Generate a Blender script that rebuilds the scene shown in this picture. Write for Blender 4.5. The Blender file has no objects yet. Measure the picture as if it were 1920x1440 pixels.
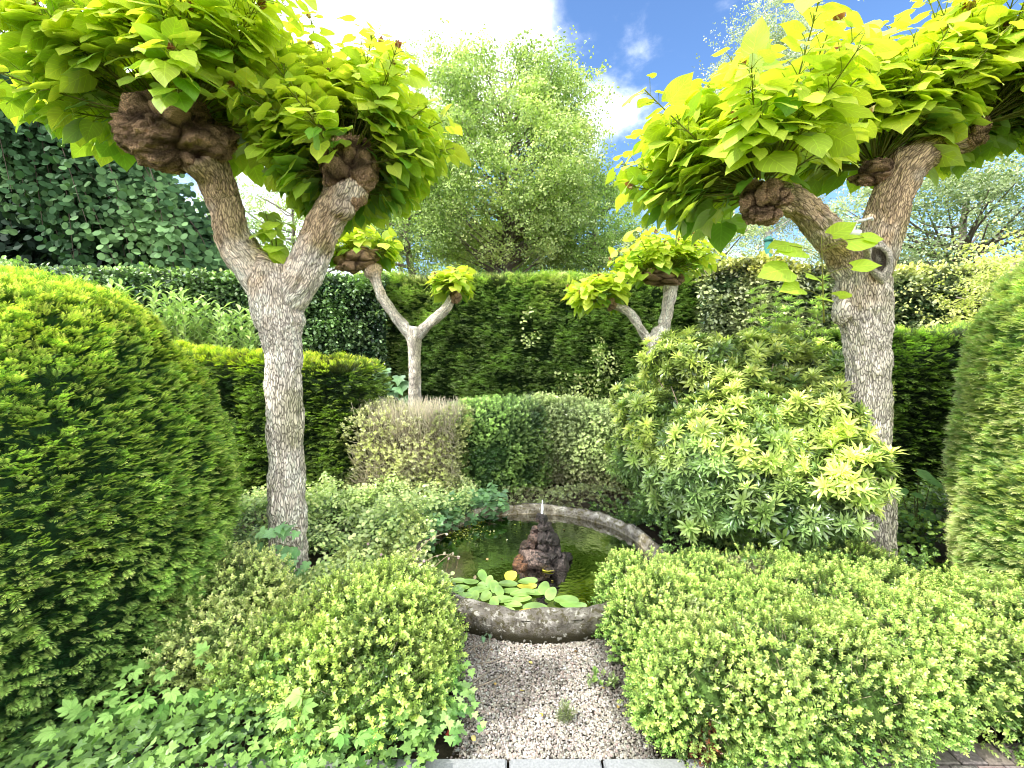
import bpy, math, random
import numpy as np
from math import radians, sin, cos, pi
from mathutils import Vector

RNG = np.random.default_rng(7)
random.seed(7)
scene = bpy.context.scene
COL = scene.collection

# ------------------------------------------------------------------ camera
EYE = 1.6
TH = math.atan(70 / 880)
cam_d = bpy.data.cameras.new('camera')
cam_d.lens = 36 * 880 / 1920
cam_d.sensor_width = 36
cam_d.clip_start = 0.05
cam_d.clip_end = 2000
cam = bpy.data.objects.new('camera', cam_d)
cam.location = (0, 0, EYE)
cam.rotation_euler = (pi / 2 - TH, 0, 0)
COL.objects.link(cam)
scene.camera = cam
CAM = np.array([0, 0, EYE])


def W(px, py, d):
    """point at depth d seen at photo pixel px,py"""
    a = (px - 960) / 880
    b = (720 - py) / 880
    y = cos(TH) + b * sin(TH)
    z = -sin(TH) + b * cos(TH)
    k = d / y
    return np.array([a * k, d, EYE + z * k])


# ------------------------------------------------------------------ numeric helpers
def unit(v):
    v = np.asarray(v, float)
    return v / np.maximum(np.linalg.norm(v, axis=-1, keepdims=True), 1e-9)


class Noise:
    def __init__(s, seed, octaves=3, n=7):
        r = np.random.default_rng(seed)
        s.k = []
        amp, f = 1.0, 1.0
        for o in range(octaves):
            k = unit(r.normal(size=(n, 3))) * f * r.uniform(.6, 1.5, (n, 1))
            s.k.append((k, r.uniform(0, 6.28, n), amp / math.sqrt(n) * 1.2))
            amp *= .55
            f *= 2.1

    def __call__(s, p, scale=1.0):
        p = np.asarray(p) * scale
        out = np.zeros(p.shape[:-1])
        for k, ph, a in s.k:
            out += a * np.sin(p @ k.T * 6.28 + ph).sum(-1)
        return out


N1, N2, N3 = Noise(1), Noise(2), Noise(3)


def rand_unit(n):
    return unit(RNG.normal(size=(n, 3)))


def frames(d, nrm):
    Y = unit(d)
    Z = nrm - (nrm * Y).sum(-1, keepdims=True) * Y
    bad = np.linalg.norm(Z, axis=-1) < 1e-3
    Z[bad] = np.array([.3, .5, .8])
    Z = unit(Z - (Z * Y).sum(-1, keepdims=True) * Y)
    X = np.cross(Y, Z)
    return X, Y, Z


class T:
    """leaf template: vertices, faces, per-vertex tint, per-vertex leaf coordinates"""
    def __init__(s):
        s.v, s.f, s.c, s.u = [], [], [], []

    def add(s, vs, fs, c=1.0, us=None):
        b = len(s.v)
        s.v += [tuple(v) for v in vs]
        s.f += [[i + b for i in f] for f in fs]
        if np.ndim(c) == 0:
            c = [c] * len(vs)
        s.c += list(c)
        s.u += list(us) if us is not None else [(0.5, 0.5, 0)] * len(vs)

    def done(s):
        s.V = np.array(s.v, float)
        s.C = np.array(s.c, float)
        s.U = np.array(s.u, float)
        s.L = np.concatenate([np.array(f) for f in s.f])
        s.N = np.array([len(f) for f in s.f])
        return s


class Acc:
    def __init__(s):
        s.v, s.c, s.u, s.l, s.n, s.m = [], [], [], [], [], []
        s.nv = 0

    def scatter(s, t, pos, d, nrm, scale, col, mat=0):
        pos = np.asarray(pos, float)
        n = len(pos)
        if n == 0:
            return
        if isinstance(t, (list, tuple)):
            pick = RNG.integers(0, len(t), n)
            d = np.broadcast_to(d, (n, 3)); nrm = np.broadcast_to(nrm, (n, 3))
            scale = np.broadcast_to(scale, (n,)); col = np.broadcast_to(col, (n, 3))
            for i, tt in enumerate(t):
                k = pick == i
                s.scatter(tt, pos[k], d[k], nrm[k], scale[k], col[k], mat)
            return
        d = np.array(np.broadcast_to(d, (n, 3)), float)
        nrm = np.array(np.broadcast_to(nrm, (n, 3)), float)
        scale = np.broadcast_to(scale, (n,))
        col = np.broadcast_to(col, (n, 3))
        X, Y, Z = frames(d, nrm)
        V = t.V
        w = (V[None, :, 0, None] * X[:, None] + V[None, :, 1, None] * Y[:, None] + V[None, :, 2, None] * Z[:, None])
        w = w * scale[:, None, None] + pos[:, None]
        nv = len(V)
        s.v.append(w.reshape(-1, 3))
        s.c.append((col[:, None] * t.C[None, :, None]).reshape(-1, 3))
        s.u.append(np.tile(t.U, (n, 1)))
        s.l.append((t.L[None] + (np.arange(n) * nv)[:, None]).reshape(-1) + s.nv)
        s.n.append(np.tile(t.N, n))
        s.m.append(np.full(len(t.N) * n, mat))
        s.nv += nv * n

    def raw(s, v, f, col=(1, 1, 1), u=None, mat=0):
        v = np.asarray(v, float)
        n = len(v)
        s.v.append(v)
        s.c.append(np.array(np.broadcast_to(col, (n, 3)), float))
        s.u.append(np.zeros((n, 3)) + .5 if u is None else np.asarray(u, float))
        if isinstance(f, np.ndarray):
            s.l.append(f.reshape(-1) + s.nv)
            s.n.append(np.full(len(f), f.shape[1]))
            s.m.append(np.full(len(f), mat))
        else:
            s.l.append(np.concatenate([np.array(q) for q in f]) + s.nv)
            s.n.append(np.array([len(q) for q in f]))
            s.m.append(np.full(len(f), mat))
        s.nv += n

    def tube(s, pts, rad, sides=6, col=(1, 1, 1), mat=0):
        pts = np.asarray(pts, float)
        k = len(pts)
        rad = np.broadcast_to(rad, (k,))
        tan = unit(np.gradient(pts, axis=0))
        ref = np.array([0.31, .9, .2]) if abs(tan[0][1]) < .8 else np.array([.9, .2, .3])
        A = unit(np.cross(tan, ref))
        B = np.cross(tan, A)
        a = np.arange(sides) * 2 * pi / sides
        v = pts[:, None] + rad[:, None, None] * (np.cos(a)[None, :, None] * A[:, None] + np.sin(a)[None, :, None] * B[:, None])
        i = np.arange(k - 1)[:, None] * sides
        j = np.arange(sides)[None]
        j2 = (j + 1) % sides
        f = np.stack([i + j, i + j2, i + sides + j2, i + sides + j], -1).reshape(-1, 4)
        fl = [list(q) for q in f] if sides > 4 else None
        if fl is not None:
            fl.append(list(range(sides))[::-1]); fl.append([(k - 1) * sides + q for q in range(sides)])
            s.raw(v.reshape(-1, 3), fl, col, mat=mat)
        else:
            s.raw(v.reshape(-1, 3), f, col, mat=mat)

    def grid(s, P, col=(1, 1, 1), closed=False, mat=0, u=None):
        """P: (a,b,3) grid"""
        a, b = P.shape[:2]
        bb = b if closed else b - 1
        i = np.arange(a - 1)[:, None] * b
        j = np.arange(bb)[None]
        j2 = (j + 1) % b
        f = np.stack([i + j, i + j2, i + b + j2, i + b + j], -1).reshape(-1, 4)
        c = np.asarray(col, float)
        s.raw(P.reshape(-1, 3), f, c.reshape(-1, 3) if c.ndim == 3 else c, u=u, mat=mat)

    def build(s, name, mats, parent=None, smooth=True):
        v = np.concatenate(s.v).astype(np.float32)
        c = np.concatenate(s.c).astype(np.float32)
        u = np.concatenate(s.u).astype(np.float32)
        l = np.concatenate(s.l).astype(np.int32)
        n = np.concatenate(s.n).astype(np.int32)
        m = np.concatenate(s.m).astype(np.int32)
        me = bpy.data.meshes.new(name)
        me.vertices.add(len(v)); me.vertices.foreach_set('co', v.ravel())
        me.loops.add(len(l)); me.loops.foreach_set('vertex_index', l)
        me.polygons.add(len(n))
        st = np.concatenate([[0], np.cumsum(n)[:-1]]).astype(np.int32)
        me.polygons.foreach_set('loop_start', st)
        me.polygons.foreach_set('material_index', m)
        me.polygons.foreach_set('use_smooth', np.full(len(n), smooth))
        ca = me.attributes.new('Col', 'FLOAT_COLOR', 'POINT')
        ca.data.foreach_set('color', np.concatenate([np.clip(c, 0, 1), np.ones((len(c), 1), np.float32)], 1).ravel())
        ua = me.attributes.new('luv', 'FLOAT_VECTOR', 'POINT')
        ua.data.foreach_set('vector', u.ravel())
        me.update(calc_edges=True)
        for mt in (mats if isinstance(mats, (list, tuple)) else [mats]):
            me.materials.append(mt)
        o = bpy.data.objects.new(name, me)
        COL.objects.link(o)
        if parent is not None:
            o.parent = parent
            o.matrix_parent_inverse = parent.matrix_world.inverted()
            if parent.type == 'EMPTY' or True:
                o.location = o.location
        return o


def tag(o, label=None, cat=None, group=None, kind=None):
    if label: o['label'] = label
    if cat: o['category'] = cat
    if group: o['group'] = group
    if kind: o['kind'] = kind
    return o


def thing(name, label, cat, loc=(0, 0, 0), group=None):
    o = bpy.data.objects.new(name, None)
    COL.objects.link(o)
    o.location = tuple(float(x) for x in loc)
    o.empty_display_size = .1
    o.matrix_world = __import__('mathutils').Matrix.Translation(o.location)
    return tag(o, label, cat, group)


# ------------------------------------------------------------------ materials
def new_mat(name):
    m = bpy.data.materials.new(name)
    m.use_nodes = True
    nt = m.node_tree
    nt.nodes.clear()
    out = nt.nodes.new('ShaderNodeOutputMaterial')
    return m, nt, out


def node(nt, kind, **kw):
    n = nt.nodes.new(kind)
    for k, v in kw.items():
        if k.startswith('i_'):
            key = k[2:]
            key = int(key) if key.isdigit() else key
            n.inputs[key].default_value = v
        else:
            setattr(n, k, v)
    return n


def leaf_mat(name, trans=.35, tcol=(1.0, 1.18, .45), gloss=.06, rough=.35, veins=False, vary=.25):
    m, nt, out = new_mat(name)
    L = nt.links.new
    at = node(nt, 'ShaderNodeAttribute', attribute_name='Col')
    geo = node(nt, 'ShaderNodeNewGeometry')
    nz = node(nt, 'ShaderNodeTexNoise', i_Scale=9.0, i_Detail=3.0)
    L(geo.outputs['Position'], nz.inputs['Vector'])
    rm = node(nt, 'ShaderNodeMapRange')
    rm.inputs[3].default_value = 1 - vary; rm.inputs[4].default_value = 1 + vary
    rm.inputs[1].default_value = .3; rm.inputs[2].default_value = .7
    L(nz.outputs['Fac'], rm.inputs[0])
    mul = node(nt, 'ShaderNodeVectorMath', operation='SCALE')
    L(at.outputs['Color'], mul.inputs[0]); L(rm.outputs[0], mul.inputs['Scale'])
    col = mul.outputs[0]
    bump = None
    if veins:
        lu = node(nt, 'ShaderNodeAttribute', attribute_name='luv')
        sp = node(nt, 'ShaderNodeSeparateXYZ'); L(lu.outputs['Vector'], sp.inputs[0])
        ab = node(nt, 'ShaderNodeMath', operation='ABSOLUTE'); L(sp.outputs[0], ab.inputs[0])
        # lateral veins
        a1 = node(nt, 'ShaderNodeMath', operation='MULTIPLY', i_1=.33); L(ab.outputs[0], a1.inputs[0])
        a2 = node(nt, 'ShaderNodeMath', operation='SUBTRACT'); L(sp.outputs[1], a2.inputs[0]); L(a1.outputs[0], a2.inputs[1])
        a3 = node(nt, 'ShaderNodeMath', operation='MULTIPLY', i_1=6.0); L(a2.outputs[0], a3.inputs[0])
        a4 = node(nt, 'ShaderNodeMath', operation='FRACT'); L(a3.outputs[0], a4.inputs[0])
        a5 = node(nt, 'ShaderNodeMath', operation='SUBTRACT', i_1=.5); L(a4.outputs[0], a5.inputs[0])
        a6 = node(nt, 'ShaderNodeMath', operation='ABSOLUTE'); L(a5.outputs[0], a6.inputs[0])
        v1 = node(nt, 'ShaderNodeMapRange'); v1.inputs[1].default_value = 0.0; v1.inputs[2].default_value = .07
        v1.inputs[3].default_value = 1; v1.inputs[4].default_value = 0; L(a6.outputs[0], v1.inputs[0])
        v2 = node(nt, 'ShaderNodeMapRange'); v2.inputs[1].default_value = 0.0; v2.inputs[2].default_value = .05
        v2.inputs[3].default_value = 1; v2.inputs[4].default_value = 0; L(ab.outputs[0], v2.inputs[0])
        mx = node(nt, 'ShaderNodeMath', operation='MAXIMUM'); L(v1.outputs[0], mx.inputs[0]); L(v2.outputs[0], mx.inputs[1])
        k = node(nt, 'ShaderNodeMapRange'); k.inputs[3].default_value = 1; k.inputs[4].default_value = 1.38
        L(mx.outputs[0], k.inputs[0])
        m2 = node(nt, 'ShaderNodeVectorMath', operation='SCALE'); L(col, m2.inputs[0]); L(k.outputs[0], m2.inputs['Scale'])
        col = m2.outputs[0]
        bump = node(nt, 'ShaderNodeBump', i_Strength=.35, i_Distance=.004)
        bump.invert = True
        L(mx.outputs[0], bump.inputs['Height'])
    df = node(nt, 'ShaderNodeBsdfDiffuse'); L(col, df.inputs['Color'])
    tm = node(nt, 'ShaderNodeVectorMath', operation='MULTIPLY'); tm.inputs[1].default_value = tcol
    L(col, tm.inputs[0])
    tr = node(nt, 'ShaderNodeBsdfTranslucent'); L(tm.outputs[0], tr.inputs['Color'])
    mix = node(nt, 'ShaderNodeMixShader', i_0=trans); L(df.outputs[0], mix.inputs[1]); L(tr.outputs[0], mix.inputs[2])
    gl = node(nt, 'ShaderNodeBsdfGlossy', i_Roughness=rough); gl.inputs['Color'].default_value = (.9, .95, 1, 1)
    lw = node(nt, 'ShaderNodeLayerWeight', i_Blend=.25)
    ml = node(nt, 'ShaderNodeMath', operation='MULTIPLY_ADD', i_1=.35, i_2=gloss * .5); L(lw.outputs['Fresnel'], ml.inputs[0])
    ml2 = node(nt, 'ShaderNodeMath', operation='MULTIPLY', i_1=min(1, gloss * 12)); L(ml.outputs[0], ml2.inputs[0])
    mg = node(nt, 'ShaderNodeMixShader'); L(ml2.outputs[0], mg.inputs[0]); L(mix.outputs[0], mg.inputs[1]); L(gl.outputs[0], mg.inputs[2])
    if bump:
        for s_ in (df, tr, gl): L(bump.outputs[0], s_.inputs['Normal'])
    L(mg.outputs[0], out.inputs[0])
    return m


def bark_mat(name, scale=1.0, bump=.9, knuckle=False):
    m, nt, out = new_mat(name)
    L = nt.links.new
    at = node(nt, 'ShaderNodeAttribute', attribute_name='Col')
    lu = node(nt, 'ShaderNodeAttribute', attribute_name='luv')
    mp = node(nt, 'ShaderNodeMapping'); mp.inputs['Scale'].default_value = (1, 1, 1) if knuckle else (1, 1, .2)
    L(lu.outputs['Vector'], mp.inputs[0])
    nz0 = node(nt, 'ShaderNodeTexNoise', i_Scale=14 * scale, i_Detail=2.0); L(mp.outputs[0], nz0.inputs['Vector'])
    wv = node(nt, 'ShaderNodeVectorMath', operation='SCALE', i_Scale=.035); L(nz0.outputs['Color'], wv.inputs[0])
    ad = node(nt, 'ShaderNodeVectorMath', operation='ADD'); L(mp.outputs[0], ad.inputs[0]); L(wv.outputs[0], ad.inputs[1])
    vo = node(nt, 'ShaderNodeTexVoronoi', feature='DISTANCE_TO_EDGE', i_Scale=92 * scale); L(ad.outputs[0], vo.inputs['Vector'])
    r1 = node(nt, 'ShaderNodeMapRange', interpolation_type='SMOOTHSTEP'); r1.inputs[1].default_value = .0; r1.inputs[2].default_value = .15; L(vo.outputs['Distance'], r1.inputs[0])
    nz = node(nt, 'ShaderNodeTexNoise', i_Scale=95 * scale, i_Detail=6.0, i_Roughness=.65); L(mp.outputs[0], nz.inputs['Vector'])
    nb = node(nt, 'ShaderNodeTexNoise', i_Scale=9 * scale, i_Detail=3.0); L(lu.outputs['Vector'], nb.inputs['Vector'])
    r2 = node(nt, 'ShaderNodeMapRange'); r2.inputs[1].default_value = .35; r2.inputs[2].default_value = .65; r2.inputs[3].default_value = .68; r2.inputs[4].default_value = 1.2
    L(nz.outputs['Fac'], r2.inputs[0])
    r3 = node(nt, 'ShaderNodeMapRange'); r3.inputs[1].default_value = .3; r3.inputs[2].default_value = .7; r3.inputs[3].default_value = .75; r3.inputs[4].default_value = 1.2
    L(nb.outputs['Fac'], r3.inputs[0])
    r4 = node(nt, 'ShaderNodeMapRange'); r4.inputs[3].default_value = .38; r4.inputs[4].default_value = 1.05; L(r1.outputs[0], r4.inputs[0])
    m1 = node(nt, 'ShaderNodeMath', operation='MULTIPLY'); L(r2.outputs[0], m1.inputs[0]); L(r3.outputs[0], m1.inputs[1])
    m2 = node(nt, 'ShaderNodeMath', operation='MULTIPLY'); L(m1.outputs[0], m2.inputs[0]); L(r4.outputs[0], m2.inputs[1])
    sc = node(nt, 'ShaderNodeVectorMath', operation='SCALE'); L(at.outputs['Color'], sc.inputs[0]); L(m2.outputs[0], sc.inputs['Scale'])
    hh = node(nt, 'ShaderNodeMath', operation='MULTIPLY_ADD', i_1=.5); L(nz.outputs['Fac'], hh.inputs[0]); L(r1.outputs[0], hh.inputs[2])
    bp = node(nt, 'ShaderNodeBump', i_Strength=bump, i_Distance=.014 if knuckle else .007); L(hh.outputs[0], bp.inputs['Height'])
    b = node(nt, 'ShaderNodeBsdfPrincipled', i_Roughness=.9); b.inputs['Specular IOR Level'].default_value = .2
    L(sc.outputs[0], b.inputs['Base Color']); L(bp.outputs[0], b.inputs['Normal'])
    L(b.outputs[0], out.inputs[0])
    return m


def plain_mat(name, rough=.8, noise=40, amt=.3, bump=.3, dist=.003, spec=.3, sheen=0):
    m, nt, out = new_mat(name)
    L = nt.links.new
    at = node(nt, 'ShaderNodeAttribute', attribute_name='Col')
    geo = node(nt, 'ShaderNodeNewGeometry')
    nz = node(nt, 'ShaderNodeTexNoise', i_Scale=noise, i_Detail=6.0, i_Roughness=.6); L(geo.outputs['Position'], nz.inputs['Vector'])
    r = node(nt, 'ShaderNodeMapRange'); r.inputs[1].default_value = .3; r.inputs[2].default_value = .7; r.inputs[3].default_value = 1 - amt; r.inputs[4].default_value = 1 + amt
    L(nz.outputs['Fac'], r.inputs[0])
    sc = node(nt, 'ShaderNodeVectorMath', operation='SCALE'); L(at.outputs['Color'], sc.inputs[0]); L(r.outputs[0], sc.inputs['Scale'])
    bp = node(nt, 'ShaderNodeBump', i_Strength=bump, i_Distance=dist); L(nz.outputs['Fac'], bp.inputs['Height'])
    b = node(nt, 'ShaderNodeBsdfPrincipled', i_Roughness=rough); b.inputs['Specular IOR Level'].default_value = spec
    L(sc.outputs[0], b.inputs['Base Color']); L(bp.outputs[0], b.inputs['Normal'])
    L(b.outputs[0], out.inputs[0])
    return m


M_CAT = leaf_mat('catalpa_leaf', trans=.5, tcol=(1.3, 1.25, .5), gloss=.05, rough=.45, veins=True, vary=.1)
M_YEW = leaf_mat('yew_leaf', trans=.32, gloss=.018, rough=.5)
M_BOX = leaf_mat('box_leaf', trans=.28, gloss=.09, rough=.32)
M_SHRUB = leaf_mat('shrub_leaf', trans=.25, gloss=.11, rough=.28, vary=.2)
M_IVY = leaf_mat('ivy_leaf', trans=.3, gloss=.03, rough=.5, veins=True)
M_TREE = leaf_mat('tree_leaf', trans=.4, gloss=.05, rough=.45)
M_DARK = leaf_mat('linden_leaf', trans=.22, gloss=.03, rough=.55)
M_PAD = leaf_mat('pad_leaf', trans=.2, gloss=.14, rough=.22, veins=False, vary=.35)
M_CORE = plain_mat('hedge_inside', rough=.95, noise=22, amt=.7, bump=1.0, dist=.03)
M_BARK = bark_mat('bark')
M_KNUB = bark_mat('knuckle_bark', scale=1.1, knuckle=True, bump=1.0)
M_TWIG = plain_mat('twig_bark', noise=60)
M_SOIL = plain_mat('soil', noise=18, amt=.5, bump=.8, dist=.02)
M_STONE = plain_mat('pebble_stone', noise=90, amt=.2, rough=.7)


# ------------------------------------------------------------------ leaf templates
def oval(L=1.0, w=.5, fold=.12, bend=0.0, n=6):
    """simple leaf: base, sides, tip"""
    if n == 6:
        vs = [(0, 0, 0), (-w * .42, L * .3, fold * w), (-w * .45, L * .65, fold * w - bend * .4), (0, L, -bend), (w * .45, L * .65, fold * w - bend * .4), (w * .42, L * .3, fold * w)]
        return vs, [[0, 5, 4, 3], [0, 3, 2, 1]]
    vs = [(0, 0, 0), (-w * .5, L * .5, fold * w), (0, L, -bend), (w * .5, L * .5, fold * w)]
    return vs, [[0, 3, 2, 1]]


def place(vs, pos, d, nrm, s=1.0):
    X, Y, Z = frames(np.array([d], float), np.array([nrm], float))
    return [np.array(pos) + s * (v[0] * X[0] + v[1] * Y[0] + v[2] * Z[0]) for v in vs]


def t_box(seed):
    r = random.Random(seed); t = T()
    L = 1.0
    n = 5
    for i in range(n):
        y = .1 + .85 * i / n
        for sd in (-1, 1):
            a = (i * pi / 2) + r.uniform(-.4, .4)
            sx = sd * cos(a); sz = sd * sin(a)
            d = (sx * .9 + r.uniform(-.2, .2), .5 + r.uniform(-.25, .3), sz * .9 + r.uniform(-.2, .2))
            vs, f = oval(.38 + r.uniform(-.07, .07), .23, .15, n=6)
            k = .55 + .5 * y + r.uniform(-.2, .2)
            t.add(place(vs, (sx * .02, y, sz * .02), d, (-sx * .6, 1, -sz * .6)), f, k)
    vs, f = oval(.3, .17, .2); t.add(place(vs, (0, .93, 0), (.1, 1, .1), (0, 0, 1)), f, 1.25)
    return t.done()


def t_yew(seed, n=9):
    r = random.Random(seed); t = T()
    t.add([(-.012, 0, 0), (.012, 0, 0), (.008, 1, -.06), (-.008, 1, -.06)], [[0, 1, 2, 3]], .6)
    for i in range(n):
        y = .08 + .85 * i / n
        ln = .42 * (1 - .45 * abs(y - .4)) + r.uniform(-.05, .05)
        for sd in (-1, 1):
            w = .045
            dx = sd * ln; dy = ln * .65; dz = r.uniform(-.06, .12) - .12 * y
            z = -.06 * y * y
            k = .55 + .65 * y
            t.add([(0, y - w, z), (dx * .6, y + dy * .6 - w * .7, z + dz * .7 + .02), (dx, y + dy, z + dz), (dx * .6 - sd * w * .3, y + dy * .6 + w, z + dz * .7 + .02)],
                  [[0, 1, 2, 3]], (k * .8, k, k * 1.15, k))
    t.add([(-.03, .95, -.05), (0, 1.3, -.08), (.03, .95, -.05)], [[0, 2, 1]], 1.3)
    return t.done()


def t_whorl(seed, n=9, flat=.45, W_=.24, dark=False):
    r = random.Random(seed); t = T()
    for ring, (m, el, ln, k) in enumerate([(n, flat, 1.0, .85), (n - 3, flat + .5, .72, 1.15)]):
        for i in range(m):
            a = i * 2 * pi / m + r.uniform(-.2, .2) + ring * .4
            e = el + r.uniform(-.25, .2)
            d = (cos(a) * cos(e), sin(e), sin(a) * cos(e))
            nn = (-cos(a) * sin(e), cos(e), -sin(a) * sin(e))
            l = ln * r.uniform(.8, 1.1)
            w = W_ * l
            vs = [(0, 0, 0), (-w * .3, l * .3, .03), (-w * .5, l * .62, .02), (0, l, -.14 * l), (w * .5, l * .62, .02), (w * .3, l * .3, .03), (0, l * .35, -.01), (0, l * .65, -.03)]
            f = [[0, 6, 1], [1, 6, 7, 2], [2, 7, 3], [0, 5, 6], [5, 4, 7, 6], [4, 3, 7]]
            kk = k * r.uniform(.85, 1.1)
            t.add(place(vs, (0, ring * .03, 0), d, nn), f, kk)
    t.add([(-.02, -.6, 0), (.02, -.6, 0), (.015, 0, 0), (-.015, 0, 0)], [[0, 1, 2, 3]], .35)
    return t.done()


def t_ivy(seed):
    r = random.Random(seed); t = T()
    pts = [(0, .05), (.2, -.08), (.42, .0), (.5, .2), (.34, .34), (.46, .56), (.22, .58), (.12, .78), (0, 1.0), (-.12, .78), (-.22, .58), (-.46, .56), (-.34, .34), (-.5, .2), (-.42, 0), (-.2, -.08)]
    vs = [(x * r.uniform(.9, 1.1), y, .12 * abs(x) - .15 * y * y + r.uniform(-.02, .02)) for x, y in pts]
    c = len(vs)
    vs.append((0, .35, -.03))
    f = [[c, (i + 1) % c, i] for i in range(c)]
    us = [(v[0] * 2, v[1], 0) for v in vs]
    t.add(vs, f, 1.0, us)
    t.add([(-.015, -.4, -.15), (.015, -.4, -.15), (.01, .1, 0), (-.01, .1, 0)], [[0, 1, 2, 3]], .7)
    return t.done()


def t_palmate(seed):
    r = random.Random(seed); t = T()
    for a, l in ((-1.35, .7), (-.7, .95), (0, 1.1), (.7, .95), (1.35, .7)):
        d = (sin(a), cos(a), -.15 + r.uniform(-.1, .1))
        w = .42 * l
        vs = [(0, .06, 0), (-w * .4, l * .35, .04), (-w * .5, l * .62, .0), (0, l, -.1), (w * .5, l * .62, .0), (w * .4, l * .35, .04), (0, l * .5, -.03)]
        f = [[0, 6, 1], [1, 6, 2], [2, 6, 3], [0, 5, 6], [5, 4, 6], [4, 3, 6]]
        us = [(v[0] / max(w, .1) * 1.6, v[1] / l, 0) for v in vs]
        t.add(place(vs, (0, 0, 0), d, (0, 0, 1)), f, r.uniform(.9, 1.1), us)
    t.add([(-.02, -.5, -.2), (.02, -.5, -.2), (.015, .05, 0), (-.015, .05, 0)], [[0, 1, 2, 3]], .8)
    return t.done()


def t_catalpa(seed):
    r = random.Random(seed); t = T()
    R = [0, .06, .17, .3, .45, .6, .75, .88, 1.0]
    S = [-1, -.55, 0, .55, 1]
    tw = r.uniform(-.15, .15); bend = r.uniform(.1, .38); fold = r.uniform(.05, .35); wv = r.uniform(0, 6)
    asym = r.uniform(.92, 1.08)
    vs, us = [], []
    for y in R:
        w = .46 * (math.sin(pi * min(1, (y + .05) ** .62)) ** .75 if y < 1 else 0)
        if y == 0: w = .26
        for s_ in S:
            x = s_ * w * (asym if s_ > 0 else 1)
            yy = y - .14 * abs(s_) ** 1.5 * max(0, 1 - y * 3.2)
            z = fold * abs(x) - bend * y * y * .8 - .22 * (abs(x) * 2) ** 2 * .5 + .03 * math.sin(9 * y + wv) * s_ + tw * x * y
            vs.append((x, yy, z)); us.append((s_, y, 0))
    n = len(S); f = []
    for i in range(len(R) - 1):
        for j in range(n - 1):
            a = i * n + j
            f.append([a, a + 1, a + n + 1, a + n])
    t.add(vs, f, 1.0, us)
    return t.done()


def t_round(seed, k=5, size=.5, spread=.6):
    """cluster of k roundish leaves"""
    r = random.Random(seed); t = T()
    for i in range(k):
        d = (r.uniform(-1, 1), r.uniform(-.5, 1), r.uniform(-.5, .5))
        nn = (r.uniform(-.5, .5), r.uniform(-.5, .5), 1)
        p = (r.uniform(-spread, spread), r.uniform(-spread, spread), r.uniform(-spread, spread) * .5)
        vs, f = oval(size * r.uniform(.8, 1.2), size * .8, .15, .08)
        t.add(place(vs, p, d, nn), f, r.uniform(.7, 1.25))
    return t.done()


BOXT = [t_box(i) for i in range(4)]
YEWT = [t_yew(i) for i in range(4)]
YEWF = [t_yew(i + 20, 5) for i in range(4)]
WHT = [t_whorl(i) for i in range(4)]
WHB = [t_whorl(i + 30, 8, .7, .28) for i in range(3)]
IVYT = [t_ivy(i) for i in range(4)]
PALT = [t_palmate(i) for i in range(3)]
CATT = [t_catalpa(i) for i in range(8)]
LEAF5 = [t_round(i) for i in range(4)]
HORN = [t_round(i + 9, 4, .75, .6) for i in range(4)]
ONE = [t_round(i + 50, 1, 1.0, 0.0) for i in range(6)]


def mixcol(a, b, k):
    a = np.asarray(a, float); b = np.asarray(b, float)
    return a + (b - a) * np.asarray(k)[..., None]


def jitter(col, n, amt=.15):
    c = np.array(np.broadcast_to(col, (n, 3)), float)
    return c * RNG.uniform(1 - amt, 1 + amt, (n, 1)) * RNG.uniform(.94, 1.06, (n, 3))


# ------------------------------------------------------------------ surface samplers
def path_surface(path, halfw, z0, ztop, p=6.0, nu=90, nt=60, t0=0.0, t1=1.0):
    """hedge along path: grid of points and normals; t runs from front foot over the top to the back foot"""
    path = np.array(path, float)
    seg = np.linalg.norm(np.diff(path, axis=0), axis=1)
    s = np.concatenate([[0], np.cumsum(seg)])
    u = np.linspace(0, s[-1], nu)
    c = np.stack([np.interp(u, s, path[:, i]) for i in range(2)], -1)
    for _ in range(6):
        c[1:-1] = (c[:-2] + c[1:-1] * 2 + c[2:]) / 4
    tan = unit(np.gradient(c, axis=0))
    # right-hand side of a path running +x is -y, which faces the camera
    nr = np.stack([tan[:, 1], -tan[:, 0]], -1)
    t = np.linspace(t0, t1, 400) * pi
    # superellipse half-profile centred on the ground line
    ct, st = np.cos(t), np.sin(t)
    q = 2 / p
    X = np.sign(ct) * np.abs(ct) ** q
    Z = np.abs(st) ** q
    dl = np.concatenate([[0], np.cumsum(np.hypot(np.diff(X) * halfw, np.diff(Z) * 1.5))])
    tt = np.interp(np.linspace(0, dl[-1], nt), dl, t)
    ct, st = np.cos(tt), np.sin(tt)
    X = np.sign(ct) * np.abs(ct) ** q
    Z = np.abs(st) ** q
    zt = np.array([ztop(a) if callable(ztop) else ztop for a in np.linspace(0, 1, nu)])
    P = np.zeros((nu, nt, 3))
    ends = np.ones(nu)
    P[:, :, :2] = c[:, None] + nr[:, None] * (X[None, :, None] * halfw)
    P[:, :, 2] = z0 + Z[None] * (zt - z0)[:, None]
    return P


def end_cap(P, i, out):
    """close a hedge end with a rounded cap grid"""
    edge = P[i]
    mid = edge.copy(); mid[:, :] = (edge + edge[::-1]) / 2
    k = np.linspace(0, 1, 14)[:, None, None]
    G = edge[None] * (1 - k) + mid[None] * k
    bul = np.sqrt(np.clip(1 - (1 - k) ** 4, 0, 1))
    G = G + np.array([out[0], out[1], 0])[None, None] * bul * .12
    return G


def grid_normals(P):
    du = np.gradient(P, axis=0); dv = np.gradient(P, axis=1)
    return unit(np.cross(dv, du))


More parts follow.
